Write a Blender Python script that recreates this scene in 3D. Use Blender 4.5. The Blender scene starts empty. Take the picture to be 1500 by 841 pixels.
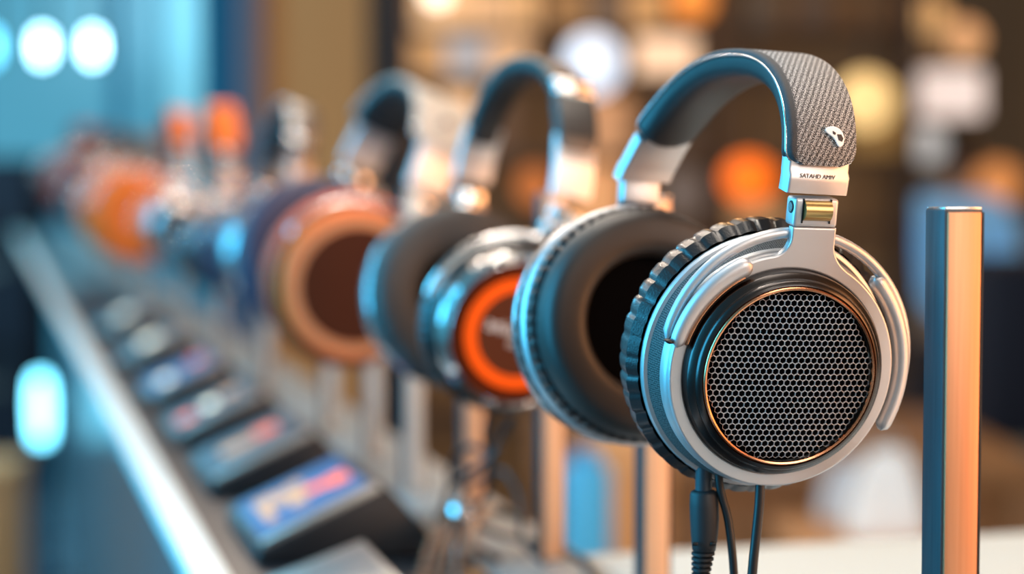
import bpy, bmesh, math, random
from mathutils import Vector, Matrix
rnd = random.Random(7)
PI = math.pi
S = bpy.context.scene
COL = S.collection
F = 2917.0            # focal length in pixels of the 1500 px wide frame
PITCH = math.atan((420.5 - 255.0) / F)
CAMZ = 1.45

def at(px, py, d):
    """world point seen at pixel (px,py) at horizontal distance d"""
    x = (px - 750) / F; y = (420.5 - py) / F
    cp, sp = math.cos(PITCH), math.sin(PITCH)
    v = Vector((x, cp + y * sp, -sp + y * cp))
    return Vector((0, 0, CAMZ)) + v * (d / v.y)

# ------------------------------------------------------------------ materials
def lin(c):
    return tuple(((v / 255) / 12.92 if v / 255 <= .04045 else ((v / 255 + .055) / 1.055) ** 2.4) for v in c)

MATS = {}
def mat(name, rgb, rough=.5, metal=0.0, emit=0.0, ergb=None, coat=0.0, spec=None):
    if name in MATS: return MATS[name]
    m = bpy.data.materials.new(name); m.use_nodes = True
    b = m.node_tree.nodes['Principled BSDF']
    b.inputs['Base Color'].default_value = (*lin(rgb), 1)
    b.inputs['Roughness'].default_value = rough
    b.inputs['Metallic'].default_value = metal
    if coat: b.inputs['Coat Weight'].default_value = coat; b.inputs['Coat Roughness'].default_value = .15
    if spec is not None: b.inputs['Specular IOR Level'].default_value = spec
    if emit:
        b.inputs['Emission Color'].default_value = (*lin(ergb or rgb), 1)
        b.inputs['Emission Strength'].default_value = emit
    MATS[name] = m
    return m

def nt(m): return m.node_tree, m.node_tree.nodes, m.node_tree.links, m.node_tree.nodes['Principled BSDF']

def add_bump(m, scale, strength, dist=.0005, kind='noise', detail=2.0, stretch=None):
    t, n, l, b = nt(m)
    tc = n.new('ShaderNodeTexCoord'); mp = n.new('ShaderNodeMapping')
    l.new(tc.outputs['Object'], mp.inputs['Vector'])
    if stretch: mp.inputs['Scale'].default_value = stretch
    if kind == 'noise':
        x = n.new('ShaderNodeTexNoise'); x.inputs['Scale'].default_value = scale; x.inputs['Detail'].default_value = detail; o = x.outputs['Fac']
    else:
        x = n.new('ShaderNodeTexVoronoi'); x.inputs['Scale'].default_value = scale; o = x.outputs['Distance']
    l.new(mp.outputs['Vector'], x.inputs['Vector'])
    bp = n.new('ShaderNodeBump'); bp.inputs['Strength'].default_value = strength; bp.inputs['Distance'].default_value = dist
    l.new(o, bp.inputs['Height']); l.new(bp.outputs['Normal'], b.inputs['Normal'])
    return m

def add_colour_noise(m, c1, c2, scale, stretch=None, lo=.35, hi=.65):
    t, n, l, b = nt(m)
    tc = n.new('ShaderNodeTexCoord'); mp = n.new('ShaderNodeMapping')
    l.new(tc.outputs['Object'], mp.inputs['Vector'])
    if stretch: mp.inputs['Scale'].default_value = stretch
    x = n.new('ShaderNodeTexNoise'); x.inputs['Scale'].default_value = scale; x.inputs['Detail'].default_value = 4
    l.new(mp.outputs['Vector'], x.inputs['Vector'])
    r = n.new('ShaderNodeValToRGB'); r.color_ramp.elements[0].position = lo; r.color_ramp.elements[1].position = hi
    r.color_ramp.elements[0].color = (*lin(c1), 1); r.color_ramp.elements[1].color = (*lin(c2), 1)
    l.new(x.outputs['Fac'], r.inputs['Fac']); l.new(r.outputs['Color'], b.inputs['Base Color'])
    return m

SATIN = add_bump(mat('satin_silver', (200, 201, 203), .42, .75), 5200, .06, .0002)
SILVER = mat('bright_silver', (215, 216, 218), .22, 1.0)
CHROME = mat('chrome', (225, 225, 225), .10, 1.0)
GUNMETAL = mat('gunmetal_bezel', (74, 72, 72), .26, 1.0)
BLACKGAP = mat('black_plastic', (10, 10, 12), .45)
COPPER = mat('copper_line', (226, 160, 120), .25, 1.0)
GOLD = mat('brushed_gold', (190, 160, 105), .30, 1.0)
LEATHER = add_bump(mat('black_leather', (24, 26, 29), .32, coat=.35), 1500, .35, .0004, detail=5)
LEATHER2 = add_bump(mat('soft_black_leather', (42, 39, 37), .5), 1400, .15, .0003, detail=4)
GREYPAD = add_bump(mat('grey_leather', (52, 50, 49), .5), 900, .2, .0003)
BANDLEATHER = add_bump(mat('headband_leather', (34, 36, 38), .42), 1600, .2, .0003, detail=4)
CLOTH = mat('black_driver_cloth', (6, 6, 8), 1.0, spec=.05)
RUBBER = add_bump(mat('black_rubber', (28, 30, 33), .55), 3000, .1, .0002)
CORDM = mat('black_cord', (22, 22, 24), .42)
ORANGE = mat('orange_enamel', (214, 84, 10), .45)
ORANGEDARK = mat('burnt_orange_enamel', (84, 28, 2), .65, spec=.1)
FARORANGE = mat('vivid_orange_plastic', (255, 122, 44), .6, spec=.25)
FARCLIP = mat('dark_chrome', (120, 120, 124), .16, .9)
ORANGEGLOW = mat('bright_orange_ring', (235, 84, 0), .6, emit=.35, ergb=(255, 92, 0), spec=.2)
BROWNFACE = mat('brown_face', (88, 42, 18), .6, spec=.2)
BROWNLEATHER = mat('brown_disc_leather', (70, 34, 18), .7, spec=.15)
COPPERSHELL = mat('copper_shell', (214, 104, 48), .6, .0, spec=.2)
COPPERRIM = mat('peach_copper_rim', (226, 158, 112), .4, .4)
ORANGELEATHER = mat('orange_leather', (205, 84, 44), .55)
PURPLELEATHER = mat('plum_leather', (44, 40, 66), .5)
REDLEATHER = mat('dark_red_leather', (150, 62, 52), .55)
DARKPLASTIC = mat('charcoal_plastic', (38, 40, 44), .5)
CREAM = mat('cream_metal', (226, 208, 186), .35, .4)
GREYFELT = add_bump(mat('pale_grey_felt', (176, 170, 160), .75), 500, .3, .0004)
TAUPE = add_bump(mat('taupe_leather', (96, 84, 74), .55), 600, .2, .0003)
WHITEPRINT = mat('white_print', (235, 228, 222), .5, emit=.25)
DARKPRINT = mat('dark_engraving', (96, 88, 82), .6)
WHITE = mat('white_lacquer', (222, 228, 226), .4)
OFFWHITE = mat('white_table', (196, 196, 188), .5)
BLACKBODY = mat('black_amp_body', (20, 25, 29), .42)
DECK = mat('dark_counter_deck', (30, 36, 42), .3)

STRIP = mat('grey_white_strip', (138, 143, 143), .4)

# woven headband fabric: slanted rows of pale flecks on charcoal
FABRIC = mat('woven_headband_fabric', (90, 88, 86), .72)
def _fabric():
    t, n, l, b = nt(FABRIC)
    uv = n.new('ShaderNodeUVMap'); mp = n.new('ShaderNodeMapping')
    l.new(uv.outputs['UV'], mp.inputs['Vector']); mp.inputs['Rotation'].default_value = (0, 0, math.radians(26))
    w = n.new('ShaderNodeTexWave'); w.inputs['Scale'].default_value = 150; w.inputs['Distortion'].default_value = 1.2
    w.inputs['Detail'].default_value = 2; w.inputs['Detail Scale'].default_value = 6
    l.new(mp.outputs['Vector'], w.inputs['Vector'])
    v = n.new('ShaderNodeTexNoise'); v.inputs['Scale'].default_value = 2500; v.inputs['Detail'].default_value = 2
    l.new(mp.outputs['Vector'], v.inputs['Vector'])
    a = n.new('ShaderNodeMath'); a.operation = 'MULTIPLY'; a.inputs[1].default_value = .105
    l.new(w.outputs['Fac'], a.inputs[0])
    s = n.new('ShaderNodeMath'); s.operation = 'ADD'
    l.new(a.outputs[0], s.inputs[0]); l.new(v.outputs['Fac'], s.inputs[1])
    r = n.new('ShaderNodeValToRGB')
    r.color_ramp.elements[0].position = .51; r.color_ramp.elements[0].color = (*lin((22, 24, 27)), 1)
    r.color_ramp.elements[1].position = .70; r.color_ramp.elements[1].color = (*lin((200, 203, 204)), 1)
    l.new(s.outputs[0], r.inputs['Fac'])
    sp = n.new('ShaderNodeSeparateXYZ'); l.new(uv.outputs['UV'], sp.inputs[0])
    nz = n.new('ShaderNodeMath'); nz.operation = 'MULTIPLY_ADD'; nz.inputs[1].default_value = .004; l.new(v.outputs['Fac'], nz.inputs[0]); l.new(sp.outputs['X'], nz.inputs[2])
    ed = n.new('ShaderNodeMapRange'); ed.inputs['From Min'].default_value = -.0092; ed.inputs['From Max'].default_value = -.0082; l.new(nz.outputs[0], ed.inputs['Value'])
    mx = n.new('ShaderNodeMix'); mx.data_type = 'RGBA'; mx.inputs[6].default_value = (*lin((46, 50, 54)), 1)
    l.new(ed.outputs[0], mx.inputs[0]); l.new(r.outputs['Color'], mx.inputs[7]); l.new(mx.outputs[2], b.inputs['Base Color'])
    bp = n.new('ShaderNodeBump'); bp.inputs['Strength'].default_value = .5; bp.inputs['Distance'].default_value = .0006
    l.new(s.outputs[0], bp.inputs['Height']); l.new(bp.outputs['Normal'], b.inputs['Normal'])
_fabric()
# woven band around the cup: tiny regular dots
DOTCLOTH = mat('woven_cup_cloth', (60, 60, 62), .7)
def _dots():
    t, n, l, b = nt(DOTCLOTH)
    uv = n.new('ShaderNodeUVMap'); mp = n.new('ShaderNodeMapping'); mp.inputs['Scale'].default_value = (1, 1, 1)
    l.new(uv.outputs['UV'], mp.inputs['Vector'])
    br = n.new('ShaderNodeTexVoronoi'); br.inputs['Scale'].default_value = 1150; br.inputs['Randomness'].default_value = .25
    br.voronoi_dimensions = '2D'
    l.new(mp.outputs['Vector'], br.inputs['Vector'])
    r = n.new('ShaderNodeValToRGB')
    r.color_ramp.elements[0].position = .22; r.color_ramp.elements[0].color = (*lin((100, 100, 99)), 1)
    r.color_ramp.elements[1].position = .5; r.color_ramp.elements[1].color = (*lin((14, 15, 17)), 1)
    l.new(br.outputs['Distance'], r.inputs['Fac']); l.new(r.outputs['Color'], b.inputs['Base Color'])
    bp = n.new('ShaderNodeBump'); bp.inputs['Strength'].default_value = .4; bp.inputs['Distance'].default_value = .0004; bp.invert = True
    l.new(br.outputs['Distance'], bp.inputs['Height']); l.new(bp.outputs['Normal'], b.inputs['Normal'])
_dots()

# ------------------------------------------------------------------ object helpers
def link(name, me, m, parent=None, M=None, smooth=True):
    o = bpy.data.objects.new(name, me); COL.objects.link(o)
    if m is not None: me.materials.append(m)
    if smooth: me.polygons.foreach_set('use_smooth', [not (me.get('flat_top') and abs(p.normal.z) > .999) for p in me.polygons])
    if parent: o.parent = parent
    if M is not None: o.matrix_basis = M
    return o

def empty(name, M, label, cat, group=None):
    o = bpy.data.objects.new(name, None); COL.objects.link(o)
    o.empty_display_size = .02
    o.matrix_basis = M if isinstance(M, Matrix) else Matrix.Translation(M)
    return tag(o, label, cat, group)

def tag(o, label, cat, group=None):
    o['label'] = label; o['category'] = cat
    if group: o['group'] = group
    return o

def structure(o): o['kind'] = 'structure'; return o

def mesh(verts, faces, uvs=None):
    me = bpy.data.meshes.new('mesh'); me.from_pydata([tuple(v) for v in verts], [], faces); me.update()
    if uvs:
        lay = me.uv_layers.new(name='UVMap')
        for lp in me.loops: lay.data[lp.index].uv = uvs[lp.vertex_index]
    return me

def fix(me):
    bm = bmesh.new(); bm.from_mesh(me); bmesh.ops.recalc_face_normals(bm, faces=bm.faces); bm.to_mesh(me); bm.free(); return me

def sharp(me, deg=35):
    try: me.set_sharp_from_angle(angle=math.radians(deg))
    except Exception: pass
    return me

def lathe(prof, n=96, mod=None, closed=False, uvscale=None):
    """prof: list of (r,z). mod(theta,j,r,z)->(r,z)."""
    v, f, uv = [], [], []
    m = len(prof); acc = 0
    for j, (r, z) in enumerate(prof):
        if j: acc += math.hypot(r - prof[j - 1][0], z - prof[j - 1][1])
        for i in range(n + 1 if uvscale else n):
            a = 2 * PI * i / n
            rr, zz = mod(a, j, r, z) if mod else (r, z)
            v.append((rr * math.cos(a), rr * math.sin(a), zz)); uv.append((a * .047, acc))
    w = n + 1 if uvscale else n
    for j in range(m if closed else m - 1):
        j2 = (j + 1) % m
        for i in range(n):
            i2 = i + 1 if uvscale else (i + 1) % n
            f.append((j * w + i, j * w + i2, j2 * w + i2, j2 * w + i))
    if not closed:
        for j in (0, m - 1):
            if prof[j][0] > 1e-6 and not mod and not uvscale and False: pass
    return sharp(fix(mesh(v, f, uv if uvscale else None)), 40)

def disc_cap(prof, n=96):
    """lathe whose first profile point is at r=0 (merged)"""
    me = lathe([(max(r, 1e-5), z) for r, z in prof], n)
    return me

def rbox(sx, sy, sz, bev=.001, seg=3, z0=False):
    bm = bmesh.new(); bmesh.ops.create_cube(bm, size=1)
    bmesh.ops.scale(bm, vec=(sx, sy, sz), verts=bm.verts)
    if z0: bmesh.ops.translate(bm, vec=(0, 0, sz / 2), verts=bm.verts)
    if bev > 0: bmesh.ops.bevel(bm, geom=bm.edges[:], offset=min(bev, .45 * min(sx, sy, sz)), segments=seg, profile=.5, affect='EDGES')
    me = bpy.data.meshes.new('mesh'); bm.to_mesh(me); bm.free()
    return sharp(me, 40)

def tube(pts, rad, n=10, caps=True):
    """round tube along points; rad number or list"""
    P = [Vector(p) for p in pts]; v, f = [], []
    T = []
    for i in range(len(P)):
        a = P[max(i - 1, 0)]; b = P[min(i + 1, len(P) - 1)]; T.append((b - a).normalized())
    ref = Vector((0, 0, 1)) if abs(T[0].z) < .9 else Vector((1, 0, 0))
    nrm = (ref - T[0] * ref.dot(T[0])).normalized()
    for i, p in enumerate(P):
        nrm = (nrm - T[i] * nrm.dot(T[i])).normalized(); bi = T[i].cross(nrm)
        r = rad[i] if isinstance(rad, (list, tuple)) else rad
        for k in range(n):
            a = 2 * PI * k / n
            v.append(p + nrm * (r * math.cos(a)) + bi * (r * math.sin(a)))
    for i in range(len(P) - 1):
        for k in range(n):
            k2 = (k + 1) % n
            f.append((i * n + k, i * n + k2, (i + 1) * n + k2, (i + 1) * n + k))
    if caps:
        f.append(tuple(range(n))[::-1]); f.append(tuple((len(P) - 1) * n + k for k in range(n)))
    return sharp(fix(mesh(v, f)), 50)

def bez(ctrl, n=40):
    """Catmull-Rom through ctrl points"""
    C = [Vector(c) for c in ctrl]; C = [C[0] * 2 - C[1]] + C + [C[-1] * 2 - C[-2]]
    out = []
    segs = len(C) - 3
    for s in range(segs):
        p0, p1, p2, p3 = C[s:s + 4]; k = max(2, n // segs)
        for i in range(k):
            t = i / k
            out.append(.5 * ((2 * p1) + (p2 - p0) * t + (2 * p0 - 5 * p1 + 4 * p2 - p3) * t * t + (3 * p1 - p0 - 3 * p2 + p3) * t ** 3))
    out.append(C[-2]); return out

def sweep(path, sect, closed_sect=True, uv=False, caps=True):
    """path: list of (point, x_axis, out_axis); sect(i)->list of (x,h)"""
    v, f, uvs = [], [], []; acc = 0; k = None
    for i, (p, X, N) in enumerate(path):
        if i: acc += (p - path[i - 1][0]).length
        s = sect(i); k = len(s)
        for (x, h) in s:
            v.append(p + X * x + N * h); uvs.append((x, acc))
    for i in range(len(path) - 1):
        for j in range(k if closed_sect else k - 1):
            j2 = (j + 1) % k
            f.append((i * k + j, i * k + j2, (i + 1) * k + j2, (i + 1) * k + j))
    if caps and closed_sect:
        f.append(tuple(range(k))[::-1]); f.append(tuple((len(path) - 1) * k + j for j in range(k)))
    return sharp(fix(mesh(v, f, uvs if uv else None)), 45)

def rrect(x0, x1, h0, h1, r, n=4):
    r = min(r, (x1 - x0) * .49, (h1 - h0) * .49); o = []
    for cx, cy, a0 in ((x1 - r, h1 - r, 0), (x0 + r, h1 - r, 90), (x0 + r, h0 + r, 180), (x1 - r, h0 + r, 270)):
        for i in range(n + 1):
            a = math.radians(a0 + 90 * i / n); o.append((cx + r * math.cos(a), cy + r * math.sin(a)))
    return o

def prism(poly, z0, z1, bev=.0):
    """extrude a 2D polygon; simple n-gon caps with a bevelled top"""
    bm = bmesh.new()
    a = [bm.verts.new((x, y, z0)) for x, y in poly]; b = [bm.verts.new((x, y, z1)) for x, y in poly]
    n = len(poly)
    bm.faces.new(a[::-1]); top = bm.faces.new(b)
    for i in range(n): bm.faces.new((a[i], a[(i + 1) % n], b[(i + 1) % n], b[i]))
    bmesh.ops.recalc_face_normals(bm, faces=bm.faces)
    if bev: bmesh.ops.bevel(bm, geom=list(top.edges), offset=bev, segments=3, profile=.5, affect='EDGES')
    me = bpy.data.meshes.new('mesh'); bm.to_mesh(me); bm.free(); return sharp(me, 40)

def text_mesh(s, size, depth):
    c = bpy.data.curves.new('lettering', 'FONT'); c.body = s; c.size = size; c.extrude = depth
    c.align_x = 'CENTER'; c.align_y = 'CENTER'; c.resolution_u = 3
    o = bpy.data.objects.new('lettering_tmp', c); COL.objects.link(o)
    dg = bpy.context.evaluated_depsgraph_get()
    me = bpy.data.meshes.new_from_object(o.evaluated_get(dg))
    bpy.data.objects.remove(o); bpy.data.curves.remove(c)
    me.materials.clear(); return me

# ------------------------------------------------------------------ headphone pieces
PAD_CACHE = {}
def pad_mesh(rin, rout, z0, z1, pleats, depth, seed=1, n=None, key2=''):
    """ear pad: pleated outer wall, rounded soft ring. z0 = cup side (outer), z1 = head side (more negative)"""
    key = (rin, rout, z0, z1, pleats, depth, seed, key2)
    if key in PAD_CACHE: return PAD_CACHE[key]
    R = random.Random(seed)
    n = n or max(64, pleats * 8)
    off = [R.uniform(-.35, .35) for _ in range(pleats)]; amp = [R.uniform(.55, 1.15) for _ in range(pleats)]
    hgt = z1 - z0; prof = []
    M = 26
    rm = (rin + rout) / 2; rw = (rout - rin) / 2
    prof.append((rout - .0035, z0))
    for k in range(M + 1):                       # superellipse bulge from the cup side round to the hole
        a = PI * (1.12 - 1.12 * 1.0) + PI * (k / M)
        c, s_ = math.cos(a), math.sin(a)
        e = .62
        r = rm + rw * math.copysign(abs(c) ** e, c)
        z = z0 + hgt * (.18 + .82 * abs(s_) ** e)
        prof.append((r, z))
    prof.append((rin, z0))
    def mod(a, j, r, z):
        if not pleats or j > 13: return r, z
        t = a / (2 * PI) * pleats; k = int(t) % pleats
        x = t - int(t)
        x = x + off[k] * x * (1 - x) * 2
        e = min(x, 1 - x); wd = .06 + .09 * amp[k]
        crease = math.exp(-(e / wd) ** 2) + .10 * math.sin(PI * x * 2 + k) ** 2
        env = math.sin(PI * min(1, max(0, (j + 1.2) / 13.5))) ** 1.2 * (.35 + .65 * min(1, abs(j - 4) / 4))
        return r - depth * amp[k] * crease * env, z
    me = lathe(prof, n, mod)
    PAD_CACHE[key] = me
    return me

HEX = {}
def hex_grille(R, p, dome):
    if (R, p) in HEX: return HEX[(R, p)]
    bm = bmesh.new(); ro = p / math.sqrt(3)
    rows = int(R / (p * .866)) + 2
    zf = lambda x, y: dome * (1 - (x * x + y * y) / (R * R))
    for j in range(-rows, rows + 1):
        for i in range(-rows - 2, rows + 3):
            cx = p * (i + .5 * (j & 1)); cy = p * .866 * j
            if math.hypot(cx, cy) > R - p * .35: continue
            o, a, b = [], [], []
            for k in range(6):
                t = math.radians(60 * k + 30)
                for lst, q, dz in ((o, ro, -.00010), (a, ro * .93, .0), (b, ro * .86, -.0006)):
                    x, y = cx + q * math.cos(t), cy + q * math.sin(t)
                    lst.append(bm.verts.new((x, y, zf(x, y) + dz)))
            for k in range(6):
                k2 = (k + 1) % 6
                bm.faces.new((o[k], o[k2], a[k2], a[k])); bm.faces.new((a[k], a[k2], b[k2], b[k]))
    bmesh.ops.remove_doubles(bm, verts=bm.verts, dist=p * .02)
    me = bpy.data.meshes.new('mesh'); bm.to_mesh(me); bm.free(); fix(me)
    HEX[(R, p)] = me
    return me

def neck_plate(ri, ro, wn, vtop, ang, z0, z1, bev=.0008, fillet=.008, nx0=0.0):
    """annular plate with a filleted neck pointing to angle ang (radians)"""
    cont = []
    xr, xl_ = nx0 + wn, nx0 - wn
    onr = lambda x: math.sqrt(ro * ro - x * x)
    a_right = math.atan2(onr(xr + fillet), xr + fillet)
    # start just left of the neck, go counter-clockwise round to the right side, then up and over the neck
    a0 = math.atan2(onr(xl_ - fillet), xl_ - fillet)
    N = 110
    for i in range(N + 1):
        a = a0 + (2 * PI - (a0 - a_right)) * i / N
        cont.append((ro * math.cos(a), ro * math.sin(a)))
    def qb(p0, p1, p2, n):
        return [((1 - t) ** 2 * p0[0] + 2 * t * (1 - t) * p1[0] + t * t * p2[0], (1 - t) ** 2 * p0[1] + 2 * t * (1 - t) * p1[1] + t * t * p2[1]) for t in [k / n for k in range(1, n + 1)]]
    fh = fillet * .75
    vr, vl = onr(xr), onr(xl_)
    cont += qb((xr + fillet, onr(xr + fillet)), (xr + .001, vr - .0002), (xr, vr + fh), 8)
    for k in range(1, 7): cont.append((xr, vr + fh + (vtop - vr - fh) * k / 6))
    for k in range(1, 10): cont.append((xr - 2 * wn * k / 10, vtop))
    for k in range(0, 7): cont.append((xl_, vtop - (vtop - vl - fh) * k / 6))
    cont += qb((xl_, vl + fh), (xl_ - .001, vl - .0002), (xl_ - fillet, onr(xl_ - fillet)), 8)[:-1]
    vs = min(vr, vl)
    bm = bmesh.new()
    inner = [(ri * math.cos(2 * PI * k / 120), ri * math.sin(2 * PI * k / 120)) for k in range(120)]
    rings = []
    for loop in (cont, inner):
        pts = [q for i, q in enumerate(loop) if math.hypot(q[0] - loop[i - 1][0], q[1] - loop[i - 1][1]) > 1e-5]
        vv = [bm.verts.new((x, y, z1)) for x, y in pts]; rings.append(vv)
        for i in range(len(vv)): bm.edges.new((vv[i], vv[(i + 1) % len(vv)]))
    border = list(bm.edges)
    bmesh.ops.triangle_fill(bm, use_beauty=True, use_dissolve=False, edges=border)
    for fc in bm.faces:
        if fc.normal.z < 0: fc.normal_flip()
    for vv in rings:
        lo = [bm.verts.new((v.co.x, v.co.y, z0)) for v in vv]
        for i in range(len(vv)):
            j = (i + 1) % len(vv); bm.faces.new((vv[i], lo[i], lo[j], vv[j]))
    bmesh.ops.recalc_face_normals(bm, faces=bm.faces)
    if sum(fc.normal.z * fc.calc_area() for fc in bm.faces) < 0: bmesh.ops.reverse_faces(bm, faces=bm.faces)
    bmesh.ops.bevel(bm, geom=border, offset=bev, segments=3, profile=.5, affect='EDGES')
    me = bpy.data.meshes.new('mesh'); bm.to_mesh(me); bm.free()
    sharp(me, 40); me['flat_top'] = 1
    return me

def arc_bar(R, a0, a1, z, w, t, cx=0, cy=0, taper=0.0, n=40, round_=.45, lift=None):
    """rounded bar along an arc in the cup plane; w radial width, t thickness; tapered, rounded ends"""
    path, ks = [], []
    for i in range(n + 1):
        s = i / n; a = math.radians(a0 + (a1 - a0) * s)
        e = min(s, 1 - s) * abs(math.radians(a1 - a0)) * R
        k = math.sqrt(max(0.0, 1 - (1 - min(1, e / (w * .5))) ** 2)) if e < w * .5 else 1
        k = max(k, .05) * (1 - taper * s)
        zz = z + (lift(s) if lift else 0)
        path.append((Vector((cx + R * math.cos(a), cy + R * math.sin(a), zz)), Vector((math.cos(a), math.sin(a), 0)), Vector((0, 0, 1)))); ks.append(k)
    return sweep(path, lambda i: [(x * ks[i], h * (.4 + .6 * ks[i])) for x, h in rrect(-w / 2, w / 2, -t / 2, t / 2, t * round_, 5)])

def place(o, M): o.matrix_basis = M; return o

def cup_world(c, yaw, tilt, roll, far=False):
    """world matrix of a cup; z = outward normal"""
    y, t = math.radians(yaw), math.radians(tilt)
    n = Vector((math.sin(y), -math.cos(y), 0)) if not far else Vector((-math.sin(y), math.cos(y), 0))
    x = Vector((math.cos(y), math.sin(y), 0)) * (-1 if far else 1)
    n = Vector((n.x * math.cos(t), n.y * math.cos(t), -math.sin(t)))
    up = n.cross(x)
    M = Matrix((x, up, n)).transposed().to_4x4(); M.translation = c
    return M @ Matrix.Rotation(math.radians(roll if far else -roll), 4, 'Z')

# ---- cup styles; every style builds children of the cup empty/mesh and returns nothing
def cup_grille(cup_parent, M, near=True):
    """open-back cup with hexagonal grille (z=0 is the grille plane)"""
    body = link('ear_cup', lathe([(.0405, -.0078), (.0448, -.0092), (.0462, -.0105), (.0467, -.0125), (.0467, -.0152), (.0462, -.0156), (.030, -.0160)], 128), SATIN, cup_parent, M)
    link('woven_band', lathe([(.0464, -.0150), (.0474, -.0180), (.0484, -.0215), (.0490, -.0245)], 160, uvscale=1), DOTCLOTH, body)
    link('rim_ring', lathe([(.0485, -.0236), (.0502, -.0242), (.0507, -.0255), (.0507, -.0270), (.0500, -.0282), (.0480, -.0286)], 128), SATIN, body)
    link('bezel', lathe([(.0348, -.0005), (.0352, .0004), (.0364, -.0002), (.0372, -.0014), (.0373, -.0022), (.0392, -.0036), (.0397, -.0046), (.0399, -.0072), (.0405, -.0080)], 128), GUNMETAL, body)
    link('bezel_gap', lathe([(.0370, -.00165), (.03745, -.00185)], 128), BLACKGAP, body)
    link('grille_ring', lathe([(.0333, -.0002), (.0335, .0006), (.0341, .0009), (.0347, .0004), (.0349, -.0006)], 128), COPPER, body)
    if near:
        link('mesh_grille', hex_grille(.0334, .00252, .0012), SILVER_WIRE, body, smooth=False)
    link('grille_backing', lathe([(1e-5, -.0030), (.018, -.0032), (.0338, -.0035)], 64), CLOTH, body)
    return body

SILVER_WIRE = mat('grille_wire', (236, 238, 242), .36, .6)

def cup_disc(cup_parent, M, shell, faces, R, depth, groove=True):
    """closed-back cup: shell ring + coloured face discs. faces=[(r, z, mat, name)] outer to inner"""
    r = R
    prof = [(faces[0][0], 0), (faces[0][0] + .0012, .0010), (r * .90, .0002), (r * .965, -.003), (r * .99, -.0065), (r, -.010)]
    if groove: prof += [(r, -.0125), (r * .975, -.0132), (r * .975, -.0145), (r * 1.0, -.0152), (r * 1.01, -.0185)]
    prof += [(r * 1.005, -depth + .002), (r * .97, -depth), (r * .55, -depth)]
    body = link('ear_cup', lathe(prof, 96), shell, cup_parent, M)
    z = -.0002
    for k, (fr, dz, m, nm) in enumerate(faces):
        nxt = faces[k + 1][0] if k + 1 < len(faces) else 1e-5
        link(nm, lathe([(fr + .0004, dz - .001), (fr, dz), (max(nxt, 1e-5), dz)], 96), m, body)
    return body

def pad_for(body, rin, rout, z0, z1, m, pleats=44, depth=.0012, seed=1, cloth=True):
    me = pad_mesh(rin, rout, z0, z1, pleats, depth, seed, None, m.name)
    p = link('ear_pad', me, m if len(me.materials) == 0 else None, body)
    if cloth: link('driver_cloth', lathe([(1e-5, z0 - .007), (rin * .6, z0 - .0065), (rin + .001, z0 - .005)], 48), CLOTH, body)
    return p

def yoke_for(root, Mcup, hinge_uv, ro, m, z, wn=.009, Ri=.0405, plate=True, fillet=.008, hh=.0112):
    """plate with neck reaching towards the hinge + hoop with end capsules. Mcup in root space"""
    u, v = hinge_uv; ang = math.atan2(v, u); L = math.hypot(u, v)
    if plate:
        y = link('yoke', neck_plate(Ri, ro, wn, v - hh, PI / 2, z - .0035, z, .0007, fillet, u), m, root, Mcup)
    else:
        y = link('yoke', arc_bar(ro + .003, math.degrees(ang) - 95, math.degrees(ang) + 95, z - .004, .0055, .004), m, root, Mcup)
        R = ro + .002
        d = Vector((math.cos(ang), math.sin(ang), 0)); X = Vector((-d.y, d.x, 0))
        pth = [(d * (R + (L - .004 - R) * s) + Vector((0, 0, z - .004)), X, Vector((0, 0, 1))) for s in (0, .25, .5, .75, 1)]
        w = [wn * 1.9, wn * 1.2, wn * .8, wn * .75, wn * .75]
        link('yoke_stem', sweep(pth, lambda i: rrect(-w[i], w[i], -.0026, .0026, .0012)), m, y)
    return y, ang, L

def basis(o, X, Y, Z):
    M = Matrix((X, Y, Z)).transposed().to_4x4(); M.translation = o; return M

def band_path(b, h, phi0, n=72, ex=2.25, skew=0.0, xs=0.0):
    """half super-ellipse in the local YZ plane from near (-y) to far (+y)"""
    out = []
    for i in range(n + 1):
        f = math.radians(phi0 + (180 - 2 * phi0) * i / n)
        c, s = math.cos(f), math.sin(f)
        y = -b * math.copysign(abs(c) ** (2 / ex), c); z = h * abs(s) ** (2 / ex)
        out.append(Vector((xs * z * min(1, 1.25 * i / n), y - skew * z, z)))
    P = []
    for i, p in enumerate(out):
        t = (out[min(i + 1, n)] - out[max(i - 1, 0)]).normalized()
        N = Vector((0, -t.z, t.y)).normalized(); N = N if N.dot(p) > 0 or i in (0, n) else N
        P.append((p, Vector((1, 0, 0)), N))
    return P

def sub(P, a, b): return P[a:b + 1]

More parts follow.
